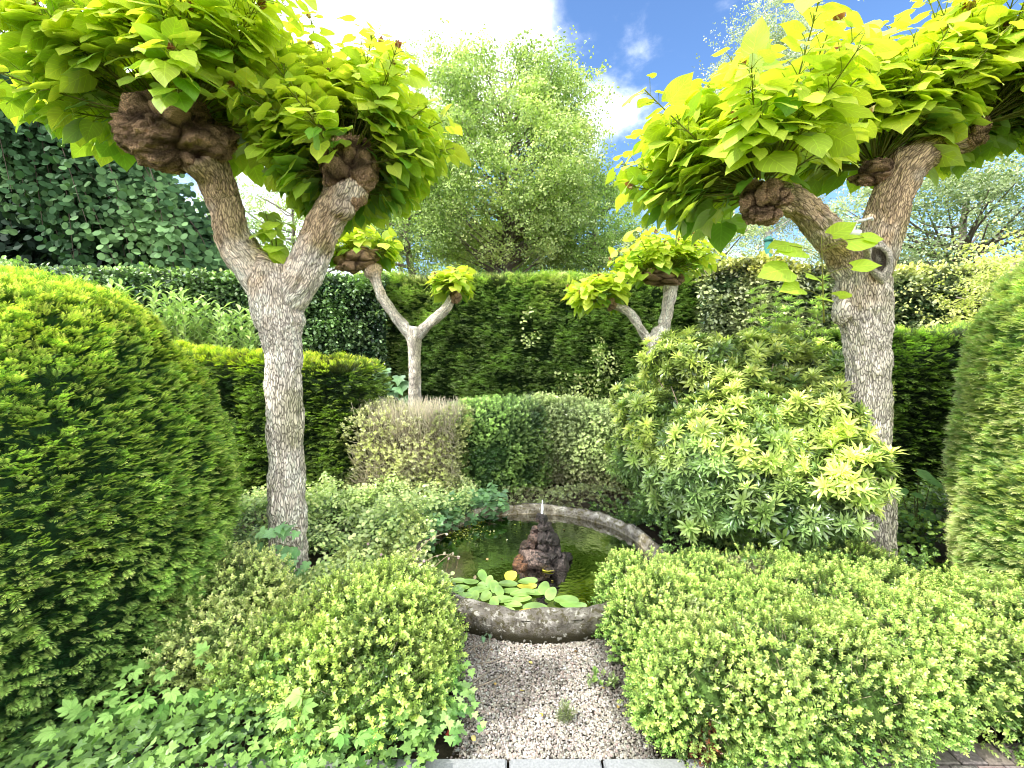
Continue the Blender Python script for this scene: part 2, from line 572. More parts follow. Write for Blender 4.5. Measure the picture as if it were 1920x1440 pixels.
def sample_grid(P, dens, away=.35, flip=False):
    """area-uniform samples on grid P, dropping those that face away from the place the photograph sees"""
    a = P[:-1, :-1]; b = P[1:, :-1]; c = P[1:, 1:]; d = P[:-1, 1:]
    ar = .5 * np.linalg.norm(np.cross(c - a, d - b), axis=-1)
    n = RNG.poisson(ar * dens)
    ii, jj = np.nonzero(n)
    ii, jj = np.repeat(ii, n[ii, jj]), np.repeat(jj, n[ii, jj])
    u, v = RNG.random((2, len(ii), 1))
    pt = (P[ii, jj] * (1 - u) + P[ii + 1, jj] * u) * (1 - v) + (P[ii, jj + 1] * (1 - u) + P[ii + 1, jj + 1] * u) * v
    nn = np.cross(P[ii, jj + 1] - P[ii, jj], P[ii + 1, jj] - P[ii, jj])
    nn = unit(nn) * (-1 if flip else 1)
    k = (unit(CAM - pt) * nn).sum(-1) > -away
    return pt[k], nn[k]


def fix_out(P, centre):
    """sign so the normals of grid P point away from centre"""
    nrm = grid_normals(P)
    return np.mean((nrm * (P - centre)).sum(-1)) < 0


def tri_blobs(blobs, dens, zmin=0.02, away=.35, cover=.85):
    """samples on the outside of a union of ellipsoids (cx,cy,cz,rx,ry,rz)"""
    P, Nn = [], []
    B = np.array(blobs, float)
    for i, b in enumerate(B):
        c, r = b[:3], b[3:]
        area = 4 * pi * ((r[0] * r[1]) ** 1.6 / 3 + (r[0] * r[2]) ** 1.6 / 3 + (r[1] * r[2]) ** 1.6 / 3) ** (1 / 1.6)
        n = int(area * dens)
        d = rand_unit(n)
        p = c + d * r
        nn = unit(d / r)
        keep = p[:, 2] > zmin
        for j, o in enumerate(B):
            if j != i:
                keep &= (((p - o[:3]) / o[3:]) ** 2).sum(-1) > cover
        keep &= (unit(CAM - p) * nn).sum(-1) > -away
        P.append(p[keep]); Nn.append(nn[keep])
    return np.concatenate(P), np.concatenate(Nn)


def blob_core(acc, blobs, shrink=.82, col=(.02, .035, .012)):
    a = np.linspace(0, 2 * pi, 28, endpoint=False)
    e = np.linspace(-pi / 2, pi / 2, 16)
    for b in blobs:
        d = np.stack([np.cos(e)[:, None] * np.cos(a), np.cos(e)[:, None] * np.sin(a), np.sin(e)[:, None] + 0 * a], -1)
        r = np.array(b[3:]) * shrink
        P = np.array(b[:3]) + d * r * (1 + .07 * N1(d * 1.0 + np.array(b[:3]), 1.5))[..., None]
        P[..., 2] = np.maximum(P[..., 2], .005)
        acc.grid(P, col=col, closed=True)


def sprigs(acc, T_, p, n, size, c_out, c_in, up=.3, rnd=.5, nup=.6, depth=.05, patch=None, pscale=1.2, tipvar=.45, tips=None, mat=0):
    """scatter sprigs over points p with outward normals n"""
    k = len(p)
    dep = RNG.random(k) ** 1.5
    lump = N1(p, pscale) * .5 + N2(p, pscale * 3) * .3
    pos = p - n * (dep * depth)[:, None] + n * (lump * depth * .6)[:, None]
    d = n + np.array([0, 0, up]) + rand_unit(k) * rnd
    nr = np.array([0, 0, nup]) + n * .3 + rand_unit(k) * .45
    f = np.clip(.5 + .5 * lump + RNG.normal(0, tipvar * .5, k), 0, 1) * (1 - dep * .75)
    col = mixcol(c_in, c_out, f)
    if patch is not None:
        col = patch(pos, col, n)
    col = col * RNG.uniform(.8, 1.18, (k, 1)) * (1 + .22 * np.clip(N3(p, pscale * .6), -1, 1))[:, None]
    acc.scatter(T_, pos, d, nr, size * RNG.uniform(.6, 1.3, k), col, mat)
    if tips is not None:
        frac, tc_, sm = tips
        q = (RNG.random(k) < frac * np.clip(1 + .7 * lump, .15, 2))
        m = int(q.sum())
        pt_ = p[q] + n[q] * (depth * (.15 + .35 * lump[q]))[:, None]
        ct_ = jitter(tc_, m, .3)
        if patch is not None: ct_ = patch(pt_, ct_, n[q])
        acc.scatter(T_, pt_, n[q] + np.array([0, 0, .15]) + rand_unit(m) * .45, np.array([0, 0, 1.0]) + rand_unit(m) * .35, size * sm * RNG.uniform(.6, 1.15, m), ct_, mat)


# ------------------------------------------------------------------ setting: ground, path
a = Acc()
g = 60
xs = np.concatenate([[-600, -100, -30], np.linspace(-9, 9, g), [30, 100, 600]])
ys = np.concatenate([[-600, -60, -8], np.linspace(-1, 11, g), [30, 120, 900]])
P = np.zeros((len(xs), len(ys), 3)); P[..., 0] = xs[:, None]; P[..., 1] = ys[None]
d2 = np.hypot(P[..., 0] - .17, P[..., 1] - 3.33)
P[..., 2] = -.03 + .012 * N2(P, .5) * (np.abs(P[..., 0]) < 9)
P[..., 2] = np.where(d2 < .9, -.55, P[..., 2])
a.grid(P, col=(.045, .035, .022))
tag(a.build('ground', M_SOIL), kind='structure')

# gravel path (sheet and separate pebbles on top)
XL = lambda y: np.interp(y, [1.69, 2.1, 2.5], [-.2, -.28, -.36])
XR = lambda y: np.interp(y, [1.69, 2.5], [.56, .54])
a = Acc()
yy = np.linspace(1.69, 2.75, 30)
P = np.zeros((30, 30, 3)); uu = np.linspace(0, 1, 30)
P[..., 1] = yy[:, None]; P[..., 0] = XL(yy)[:, None] * (1 - uu) + XR(yy)[:, None] * uu
P[..., 2] = 0.0
a.grid(P, col=(.09, .075, .06))
tag(a.build('gravel_path', M_SOIL), kind='structure')

t = T()
ph = (1 + 5 ** .5) / 2
iv = [(-1, ph, 0), (1, ph, 0), (-1, -ph, 0), (1, -ph, 0), (0, -1, ph), (0, 1, ph), (0, -1, -ph), (0, 1, -ph), (ph, 0, -1), (ph, 0, 1), (-ph, 0, -1), (-ph, 0, 1)]
IF = [[0, 11, 5], [0, 5, 1], [0, 1, 7], [0, 7, 10], [0, 10, 11], [1, 5, 9], [5, 11, 4], [11, 10, 2], [10, 7, 6], [7, 1, 8], [3, 9, 4], [3, 4, 2], [3, 2, 6], [3, 6, 8], [3, 8, 9], [4, 9, 5], [2, 4, 11], [6, 2, 10], [8, 6, 7], [9, 8, 1]]
PEB = []
for s_ in range(6):
    r = np.random.default_rng(s_ + 5)
    v = np.array(iv) / 1.9 * r.uniform(.7, 1.25, (12, 1)) * np.array([1, .8, .6])
    t = T(); t.add(v, IF, 1.0); PEB.append(t.done())
a = Acc()
n = 24000
y = RNG.uniform(1.695, 2.62, n); u = RNG.random(n)
x = XL(y) * (1 - u) + XR(y) * u + RNG.normal(0, .03, n)
keep = (np.hypot(x - .17, y - 3.33) > .93)
x, y = x[keep], y[keep]; n = len(x)
sz = RNG.uniform(.0032, .0062, n) * RNG.choice([1, 1, 1, 1, 1.5], n)
pos = np.stack([x, y, .004 + RNG.random(n) * .008], -1)
base = np.array([(.5, .46, .4), (.38, .34, .29), (.66, .64, .6), (.24, .21, .18), (.42, .34, .29), (.1, .09, .08)])
c = base[RNG.choice(6, n, p=[.32, .24, .15, .14, .1, .05])]
c = jitter(c, n, .15)
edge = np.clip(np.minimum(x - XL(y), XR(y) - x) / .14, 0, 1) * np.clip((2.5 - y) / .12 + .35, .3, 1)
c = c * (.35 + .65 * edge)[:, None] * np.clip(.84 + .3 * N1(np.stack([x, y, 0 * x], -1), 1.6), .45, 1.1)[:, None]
a.scatter(PEB, pos, rand_unit(n) * np.array([1, 1, .25]), np.array([0, 0, 1.0]), sz, c)
tag(a.build('gravel', M_STONE, smooth=False), 'pale brown pea gravel covering the short path to the pond', 'gravel', kind='stuff')

# kerb stones along the near edge of the path
def slab(name, x0, x1, y0, y1, z0, z1, col, mat, yr=0, be=.006):
    import bmesh
    bm = bmesh.new()
    bmesh.ops.create_cube(bm, size=1)
    for v in bm.verts:
        v.co = Vector(((x1 - x0) * v.co.x, (y1 - y0) * v.co.y, (z1 - z0) * v.co.z))
    bmesh.ops.bevel(bm, geom=bm.edges[:], offset=be, segments=2, affect='EDGES')
    me = bpy.data.meshes.new(name); bm.to_mesh(me); bm.free()
    ca = me.attributes.new('Col', 'FLOAT_COLOR', 'POINT')
    for q in ca.data: q.color = (*col, 1)
    me.materials.append(mat)
    o = bpy.data.objects.new(name, me); COL.objects.link(o)
    o.location = ((x0 + x1) / 2, (y0 + y1) / 2, (z0 + z1) / 2); o.rotation_euler = (0, 0, yr)
    return o


M_KERB = plain_mat('kerb_concrete', noise=120, amt=.22, rough=.85, bump=.4, dist=.002)
kl = [(-1.15, -.66, 'kerb stone under the ivy at the far end of the row'), (-.65, -.02, 'pale grey kerb stone with ivy creeping over one end'),
      (-.01, .34, 'pale grey kerb stone in the middle of the gravel path mouth'), (.35, .66, 'blue grey kerb stone touching the box bush, stained dark at one end'),
      (.67, 1.2, 'kerb stone overhung by the large box bush')]
for x0, x1, lb in kl:
    o = slab('kerb_stone', x0, x1, 1.585, 1.688, -.05, .022, (.3, .31, .32), M_KERB, RNG.uniform(-.004, .004))
    tag(o, lb, 'kerb stone', 'kerb stones across the path mouth')
M_PAVE = plain_mat('paver_brick', noise=70, amt=.35, rough=.85, bump=.5, dist=.003)
a = Acc()
for i in range(16):
    for j in range(7):
        x0 = 1.215 + i * .105 + (j % 2) * .05; y0 = 1.06 + j * .105
        if y0 > 1.75: continue
        x1, y1 = x0 + .099, y0 + .099
        z = -.004 + RNG.uniform(-.001, .002)
        v = [(x0, y0, -.03), (x1, y0, -.03), (x1, y1, -.03), (x0, y1, -.03), (x0, y0, z - .004), (x1, y0, z - .004), (x1, y1, z - .004), (x0, y1, z - .004),
             (x0 + .005, y0 + .005, z), (x1 - .005, y0 + .005, z), (x1 - .005, y1 - .005, z), (x0 + .005, y1 - .005, z)]
        f = [[0, 1, 5, 4], [1, 2, 6, 5], [2, 3, 7, 6], [3, 0, 4, 7], [4, 5, 9, 8], [5, 6, 10, 9], [6, 7, 11, 10], [7, 4, 8, 11], [8, 9, 10, 11]]
        a.raw(v, f, jitter((.2, .17, .16), 1, .2)[0])
tag(a.build('pavement', M_PAVE, smooth=False), kind='structure')

# ------------------------------------------------------------------ pond
PC = np.array([.17, 3.33]); RO, RI, WZ, RZ = .925, .825, .085, .165


def rim_mat():
    m, nt, out = new_mat('pond_concrete')
    L = nt.links.new
    geo = node(nt, 'ShaderNodeNewGeometry')
    n1 = node(nt, 'ShaderNodeTexNoise', i_Scale=17.0, i_Detail=10.0, i_Roughness=.74); L(geo.outputs['Position'], n1.inputs['Vector'])
    n2 = node(nt, 'ShaderNodeTexNoise', i_Scale=34.0, i_Detail=8.0, i_Roughness=.7); L(geo.outputs['Position'], n2.inputs['Vector'])
    n3 = node(nt, 'ShaderNodeTexNoise', i_Scale=150.0, i_Detail=4.0); L(geo.outputs['Position'], n3.inputs['Vector'])
    c1 = node(nt, 'ShaderNodeValToRGB')
    e = c1.color_ramp.elements
    e[0].position = .36; e[0].color = (.06, .05, .035, 1); e[1].position = .68; e[1].color = (.9, .87, .8, 1)
    q = c1.color_ramp.elements.new(.52); q.color = (.24, .22, .19, 1)
    L(n1.outputs['Fac'], c1.inputs[0])
    c2 = node(nt, 'ShaderNodeValToRGB'); e = c2.color_ramp.elements
    e[0].position = .5; e[0].color = (0, 0, 0, 1); e[1].position = .57; e[1].color = (1, 1, 1, 1)
    L(n2.outputs['Fac'], c2.inputs[0])
    mx = node(nt, 'ShaderNodeMix', data_type='RGBA'); mx.inputs['B'].default_value = (.07, .06, .02, 1)
    ms = node(nt, 'ShaderNodeMath', operation='MULTIPLY', i_1=.9); L(c2.outputs[0], ms.inputs[0])
    L(ms.outputs[0], mx.inputs['Factor']); L(c1.outputs[0], mx.inputs['A'])
    sp = node(nt, 'ShaderNodeSeparateXYZ'); L(geo.outputs['Position'], sp.inputs[0])
    wet = node(nt, 'ShaderNodeMapRange', interpolation_type='SMOOTHSTEP'); wet.inputs[1].default_value = .03; wet.inputs[2].default_value = .09; L(sp.outputs[2], wet.inputs[0])
    m2 = node(nt, 'ShaderNodeMix', data_type='RGBA'); m2.inputs['A'].default_value = (.035, .03, .014, 1); L(mx.outputs['Result'], m2.inputs['B']); L(wet.outputs[0], m2.inputs['Factor'])
    at = node(nt, 'ShaderNodeAttribute', attribute_name='Col')
    m3 = node(nt, 'ShaderNodeVectorMath', operation='MULTIPLY'); m30 = node(nt, 'ShaderNodeVectorMath', operation='SCALE', i_Scale=2.1); L(at.outputs['Color'], m30.inputs[0]); L(m2.outputs['Result'], m3.inputs[0]); L(m30.outputs[0], m3.inputs[1])
    ad = node(nt, 'ShaderNodeMath', operation='MULTIPLY_ADD', i_1=.5); L(n3.outputs['Fac'], ad.inputs[0]); L(n1.outputs['Fac'], ad.inputs[2])
    # pale lichen discs
    vl = node(nt, 'ShaderNodeTexVoronoi', i_Scale=24.0, i_Randomness=1.0); vw = node(nt, 'ShaderNodeVectorMath', operation='SCALE', i_Scale=.09); L(n2.outputs['Color'], vw.inputs[0]); va = node(nt, 'ShaderNodeVectorMath', operation='ADD'); L(vw.outputs[0], va.inputs[0]); L(geo.outputs['Position'], va.inputs[1]); L(va.outputs[0], vl.inputs['Vector'])
    lr_ = node(nt, 'ShaderNodeMapRange', interpolation_type='SMOOTHSTEP'); lr_.inputs[1].default_value = .3; lr_.inputs[2].default_value = .16; L(vl.outputs['Distance'], lr_.inputs[0])
    lm = node(nt, 'ShaderNodeMix', data_type='RGBA'); lm.inputs['B'].default_value = (.78, .76, .68, 1)
    lk = node(nt, 'ShaderNodeMath', operation='MULTIPLY'); L(lr_.outputs[0], lk.inputs[0]); L(n1.outputs['Fac'], lk.inputs[1])
    L(lk.outputs[0], lm.inputs['Factor']); L(m3.outputs[0], lm.inputs['A'])
    bp = node(nt, 'ShaderNodeBump', i_Strength=1.0, i_Distance=.022); L(ad.outputs[0], bp.inputs['Height'])
    b = node(nt, 'ShaderNodeBsdfPrincipled', i_Roughness=.85); b.inputs['Specular IOR Level'].default_value = .25
    L(lm.outputs['Result'], b.inputs['Base Color']); L(bp.outputs[0], b.inputs['Normal']); L(b.outputs[0], out.inputs[0])
    return m


M_RIM = rim_mat()
pond = thing('garden_pond', 'round garden pond ringed by a mossy concrete rim', 'pond', (PC[0], PC[1], 0))
prof = [(RO - .015, -.06), (RO, .05), (RO, .13), (RO - .012, RZ - .03), (RO - .045, RZ - .004), (RO - .06, RZ + .002), (RI + .03, RZ - .004), (RI + .005, RZ - .03), (RI, RZ - .07), (RI - .004, .0), (RI - .01, -.5)]
pr = []
for i in range(len(prof) - 1):
    for k in range(4):
        q = k / 4
        pr.append([prof[i][0] * (1 - q) + prof[i + 1][0] * q, prof[i][1] * (1 - q) + prof[i + 1][1] * q])
pr.append(list(prof[-1])); pr = np.array(pr)
an = np.linspace(0, 2 * pi, 220, endpoint=False)
P = np.zeros((len(pr), 220, 3))
P[..., 0] = PC[0] + pr[:, 0, None] * np.cos(an); P[..., 1] = PC[1] + pr[:, 0, None] * np.sin(an); P[..., 2] = pr[:, 1, None]
nrm = -grid_normals(P)
P = P + nrm * (.005 * N1(P, 2.2) + .003 * N2(P, 7))[..., None] * (P[..., 2] > WZ + .02)[..., None]
a = Acc(); cc = np.ones(P.shape) * .5
under = (np.clip((WZ + .01 - P[..., 2]) / .03, 0, 1) * (np.arange(len(pr)) > 22)[:, None])[..., None]
cc = cc * (1 - under) + np.array([.5, .38, .14]) * under
# far inner face brightened and warmed, most at the right: sunlight painted on
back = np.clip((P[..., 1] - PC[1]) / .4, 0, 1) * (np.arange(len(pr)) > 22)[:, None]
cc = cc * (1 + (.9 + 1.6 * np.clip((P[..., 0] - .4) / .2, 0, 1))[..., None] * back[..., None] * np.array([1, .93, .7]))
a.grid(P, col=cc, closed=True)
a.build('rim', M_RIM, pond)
# basin floor
a = Acc()
rr = np.linspace(0.001, RI, 12); P = np.zeros((12, 60, 3)); aa = np.linspace(0, 2 * pi, 60, endpoint=False)
P[..., 0] = PC[0] + rr[:, None] * np.cos(aa); P[..., 1] = PC[1] + rr[:, None] * np.sin(aa); P[..., 2] = -.42 + .03 * N2(P, 1)
a.grid(P, col=(.02, .015, .006), closed=True)
a.build('basin_floor', M_SOIL, pond)


def water_mat():
    m, nt, out = new_mat('pond_water')
    L = nt.links.new
    geo = node(nt, 'ShaderNodeNewGeometry')
    n1 = node(nt, 'ShaderNodeTexNoise', i_Scale=16.0, i_Detail=3.0); L(geo.outputs['Position'], n1.inputs['Vector'])
    mp = node(nt, 'ShaderNodeMapping'); mp.inputs['Location'].default_value = (-.22, -3.3, 0); L(geo.outputs['Position'], mp.inputs[0])
    wv = node(nt, 'ShaderNodeTexWave', wave_type='RINGS', rings_direction='Z', i_Scale=9.0, i_Distortion=2.5, i_Detail=1.0); L(mp.outputs[0], wv.inputs['Vector'])
    ad = node(nt, 'ShaderNodeMath', operation='MULTIPLY_ADD', i_1=.06); L(wv.outputs['Fac'], ad.inputs[0]); L(n1.outputs['Fac'], ad.inputs[2])
    bp = node(nt, 'ShaderNodeBump', i_Strength=.35, i_Distance=.005); L(ad.outputs[0], bp.inputs['Height'])
    gl = node(nt, 'ShaderNodeBsdfGlossy', i_Roughness=.015); gl.inputs['Color'].default_value = (.5, .5, .46, 1); L(bp.outputs[0], gl.inputs['Normal'])
    tr = node(nt, 'ShaderNodeBsdfTransparent'); tr.inputs['Color'].default_value = (.13, .1, .035, 1)
    fr = node(nt, 'ShaderNodeFresnel', i_IOR=1.36); L(bp.outputs[0], fr.inputs['Normal'])
    mg = node(nt, 'ShaderNodeMixShader'); L(fr.outputs[0], mg.inputs[0]); L(tr.outputs[0], mg.inputs[1]); L(gl.outputs[0], mg.inputs[2])
    L(mg.outputs[0], out.inputs[0])
    return m


a = Acc()
P = np.zeros((40, 90, 3)); rr = np.linspace(.001, RI + .02, 40); aa = np.linspace(0, 2 * pi, 90, endpoint=False)
P[..., 0] = PC[0] + rr[:, None] * np.cos(aa); P[..., 1] = PC[1] + rr[:, None] * np.sin(aa)
P[..., 2] = WZ
a.grid(P, closed=True)
tag(a.build('pond_water', water_mat()), 'dark amber pond water rippling around the rock fountain', 'water', kind='structure')

# rock fountain
def blob_mesh(c, r, seed, rough=.22, n=40, m=24, cut=None):
    nz = Noise(seed, 4)
    a_ = np.linspace(0, 2 * pi, n, endpoint=False); e_ = np.linspace(-pi / 2, pi / 2, m)
    d = np.stack([np.cos(e_)[:, None] * np.cos(a_), np.cos(e_)[:, None] * np.sin(a_), np.sin(e_)[:, None] + 0 * a_], -1)
    k = 1 + rough * nz(d, .32) + rough * .5 * np.abs(nz(d, .8))
    P_ = d * k[..., None] * (1 + .05 * nz(d, 2.6)[..., None])
    # facet by random planes
    rg = np.random.default_rng(seed)
    for _ in range(14):
        q = unit(rg.normal(size=3)); h = rg.uniform(.6, .9)
        s_ = np.maximum((P_ @ q) - h, 0)
        P_ = P_ - s_[..., None] * q * .85
    return np.array(c) + P_ * np.array(r)


def rock_mat():
    m, nt, out = new_mat('wet_rock')
    L = nt.links.new
    geo = node(nt, 'ShaderNodeNewGeometry'); at = node(nt, 'ShaderNodeAttribute', attribute_name='Col')
    n1 = node(nt, 'ShaderNodeTexNoise', i_Scale=55.0, i_Detail=8.0, i_Roughness=.7); L(geo.outputs['Position'], n1.inputs['Vector'])
    c1 = node(nt, 'ShaderNodeValToRGB'); e = c1.color_ramp.elements
    e[0].position = .4; e[0].color = (.06, .05, .05, 1); e[1].position = .68; e[1].color = (1.15, 1.0, .95, 1)
    L(n1.outputs['Fac'], c1.inputs[0])
    mu = node(nt, 'ShaderNodeVectorMath', operation='MULTIPLY'); L(c1.outputs[0], mu.inputs[0]); L(at.outputs['Color'], mu.inputs[1])
    bp = node(nt, 'ShaderNodeBump', i_Strength=1.0, i_Distance=.02); L(n1.outputs['Fac'], bp.inputs['Height'])
    b = node(nt, 'ShaderNodeBsdfPrincipled', i_Roughness=.33); b.inputs['Specular IOR Level'].default_value = .6
    L(mu.outputs[0], b.inputs['Base Color']); L(bp.outputs[0], b.inputs['Normal']); L(b.outputs[0], out.inputs[0])
    return m


M_ROCK = rock_mat()
FX, FY = W(1016, 1060, 3.2)[0], 3.2
foun = thing('rock_fountain', 'small pyramid of wet dark rocks with a water spout, standing in the pond', 'fountain', (FX, FY, .1))
rocks = [((.03, .01, .1), (.1, .1, .14), (.12, .1, .1), None), ((-.13, -.05, -.01), (.085, .08, .07), (.36, .2, .1), 'rust brown rock at the waterline'), ((-.05, -.08, .05), (.085, .06, .085), (.42, .34, .3), 'flat faced pinkish brown rock facing the path')]
rgk = np.random.default_rng(77)
for lv, (z_, rad_, cnt, sz_) in enumerate(((.0, .14, 10, .058), (.06, .105, 9, .052), (.12, .08, 7, .048), (.18, .055, 6, .042), (.24, .034, 4, .036), (.29, .012, 3, .028), (.325, .0, 1, .02))):
    for k_ in range(cnt):
        q = 2 * pi * (k_ + .5 * lv) / cnt + rgk.uniform(-.25, .25)
        if lv < 2 and -2.9 < (q - 2 * pi if q > pi else q) < -1.3 and k_ % 2: continue
        sh_ = sz_ * rgk.uniform(.75, 1.3)
        g_ = rgk.uniform(.35, 1.3)
        rocks.append(((rad_ * cos(q), rad_ * sin(q) * .8, z_ + rgk.uniform(-.015, .015)), (sh_ * rgk.uniform(.8, 1.3), sh_, sh_ * rgk.uniform(.6, 1.1)), tuple(np.array((.15, .135, .13)) * g_ * (np.array((1.25, 1.0, .85)) if cos(q) < -.3 else 1)), None))  # rocks on one side warmer and brighter: sunlight put into their colour
for i, (c, r, cl, lb) in enumerate(rocks):
    a = Acc(); a.grid(blob_mesh((FX + c[0], FY + c[1], .1 + c[2]), r, 40 + i, rough=.3, n=56, m=32), col=cl, closed=True)
    o = a.build('rock', M_ROCK, foun)
    if lb: o['label'] = lb
m, nt, out = new_mat('water_jet')
b = node(nt, 'ShaderNodeBsdfPrincipled', i_Roughness=.12); b.inputs['Base Color'].default_value = (.95, .97, 1, 1); b.inputs['Transmission Weight'].default_value = .1
nt.links.new(b.outputs[0], out.inputs[0])
M_JET = m
a = Acc()
zt = .1 + .325
for dx, h, r in ((0, .13, .009), (.007, .1, .006), (-.007, .08, .005)):
    zz = np.linspace(0, h, 14)
    pts = np.stack([FX + dx * (zz / h) * 1.2 + .002 * np.sin(zz * 120), FY + .002 * np.cos(zz * 90), zt - .02 + zz], -1)
    a.tube(pts, r * (1 - .7 * (zz / h)) * (1 + .3 * np.sin(zz * 170 + dx * 900)), 8)
for i in range(26):
    p = np.array([FX + RNG.normal(0, .012), FY + RNG.normal(0, .012), zt + RNG.uniform(-.02, .09)])
    a.scatter(PEB, [p], [(0, 0, 1)], [(1, 0, 0)], [RNG.uniform(.0015, .003)], [(1, 1, 1)])
o = a.build('water_jet', M_JET, foun)

# lily pads (positions read off the water plane)
def on_plane(px, py, z):
    a_ = (px - 960) / 880; b_ = (720 - py) / 880
    y = cos(TH) + b_ * sin(TH); zz = -sin(TH) + b_ * cos(TH)
    k = (z - EYE) / zz
    return np.array([a_ * k, y * k, z])


pads = [(565, 765, 50, 60), (745, 758, 100, 50), (725, 808, 110, 35), (855, 790, 110, 40), (850, 822, 110, 45), (610, 805, 45, 55), (560, 817, 70, 34), (545, 849, 130, 30),
        (640, 835, 52, 60), (588, 887, 80, 45), (672, 865, 80, 48), (745, 850, 95, 35), (640, 935, 66, 50), (700, 908, 120, 45), (760, 938, 100, 36), (820, 868, 140, 34), (912, 862, 120, 30),
        (958, 845, 62, 60), (1002, 882, 72, 60), (820, 903, 110, 30), (905, 962, 140, 38), (872, 995, 160, 30), (1100, 915, 140, 42), (1146, 946, 150, 34), (1100, 993, 125, 35), (990, 1003, 80, 30),
        (462, 888, 120, 30), (520, 892, 66, 40), (400, 787, 95, 42), (322, 826, 110, 25), (490, 792, 90, 40), (432, 830, 90, 26), (990, 716, 72, 30), (705, 972, 120, 25), (592, 946, 70, 26), (395, 850, 90, 26), (340, 800, 70, 26)]
labs = {32: 'single bright yellow pad floating close to the rocks', 1: 'yellow green pad with an upturned rim, farthest out of the raft', 21: 'yellow and orange pad against the near rim', 18: 'upright tilted pad at the tip of the raft',
        22: 'long narrow pad off the side of the raft, upper of a pair', 23: 'long narrow pad off the side of the raft, lower of a pair', 24: 'pad beside the near rim below the pair of narrow pads', 0: 'small pad standing up at the back of the raft',
        29: 'thin yellowing pad at the ivy end of the raft', 12: 'broad round pad in front of the raft near the rim'}
for i, (cx, cy, w, h) in enumerate(pads):
    px, py = 740 + cx / 3.4286, 860 + cy / 3.4286
    p = on_plane(px, py, WZ + .004)
    dl = p[1]
    Wm = w / 3.4286 / 880 * dl; Hm = h / 3.4286 / 880 * dl / .45
    tilt = 0
    if Hm > Wm * 1.3:
        tilt = .35
        Hm *= .75
    Lm, Sm = max(Wm, Hm), min(Wm, Hm)
    Sm = min(max(Sm, Lm * .42), Lm * .62); Lm = min(Lm * 1.22, .19); Sm *= 1.22
    ang = RNG.uniform(-.25, .25) if Wm > Hm else pi / 2 + RNG.uniform(-.4, .4)
    t = T(); nn = 22; vs = [(0, 0, 0)]; 
    for ring in (.55, 1.0):
        for k in range(nn):
            q = 2 * pi * k / nn
            e_ = 1 + .03 * sin(3 * q + i)
            vs.append((cos(q) * .5 * ring * e_ * Sm / Lm, sin(q) * .5 * ring * e_, .03 * ring * sin(2 * q + i) + .035 * ring * ring))
    f = [[0, 1 + k, 1 + (k + 1) % nn] for k in range(nn)] + [[1 + k, 1 + nn + k, 1 + nn + (k + 1) % nn, 1 + (k + 1) % nn] for k in range(nn)]
    t.add(vs, f, [1] + [1.0] * nn + [1.1] * nn); t.done()
    V = t.V * Lm
    ca, sa = cos(ang - pi / 2), sin(ang - pi / 2)
    V = V @ np.array([[ca, sa, 0], [-sa, ca, 0], [0, 0, 1]])
    tl = tilt * RNG.uniform(.6, 1) + RNG.uniform(0, .08)
    V = V @ np.array([[1, 0, 0], [0, cos(tl), sin(tl)], [0, -sin(tl), cos(tl)]])
    V[:, 2] -= V[:, 2].min() 
    col = (.3, .48, .12)
    if i in (1, 32, 4, 29, 36): col = (.7, .7, .1)
    if i in (21,): col = (.65, .4, .06)
    a = Acc(); a.raw(V, t.f, jitter(col, 1, .2)[0] * t.C[:, None])
    o = a.build('lily_pad', M_PAD)
    o.location = p
    tag(o, labs.get(i, 'oval green pad overlapping others in the floating raft'), 'lily pad', 'lily pads floating on the pond')

# small floating duckweed and algae at the far side
# loose debris: fallen leaves on the water and the gravel
for i in range(16):
    a = Acc()
    if i < 7:
        q_ = RNG.uniform(0, 6.28); r_ = RNG.uniform(.25, .7)
        p = np.array([PC[0] + r_ * cos(q_), PC[1] + r_ * sin(q_), WZ + .004]); lb_ = 'small brown fallen leaf floating on the pond water'; gp_ = 'fallen leaves floating on the pond'
    else:
        p = np.array([RNG.uniform(-.25, .5), RNG.uniform(1.75, 2.35), .02]); lb_ = 'small dry fallen leaf lying on the gravel path'; gp_ = 'fallen leaves on the gravel'
    a.scatter(ONE, [p], [(RNG.normal(), RNG.normal(), .05)], [(0, 0, 1.)], [RNG.uniform(.018, .032)], [[(.4, .28, .1), (.3, .18, .08), (.55, .45, .12)][i % 3]])
    tag(a.build('fallen_leaf', M_PAD), lb_, 'leaf', gp_)
a = Acc()
n = 420
th_ = RNG.uniform(1.7, 3.0, n); rr = RI - np.abs(RNG.normal(0, .13, n)) - .03
pos = np.stack([PC[0] + rr * np.cos(th_), PC[1] + rr * np.sin(th_), np.full(n, WZ + .003)], -1)
k = N3(pos, 2.0) > -.1
pos = pos[k]; n = len(pos)
a.scatter(ONE, pos, rand_unit(n) * np.array([1, 1, .05]), np.array([0, 0, 1.]), RNG.uniform(.01, .022, n), jitter((.35, .4, .05), n, .3))
tag(a.build('pond_weed', M_PAD), 'small yellow green weed floating in the shade under the far rim', 'pond weed', kind='stuff')

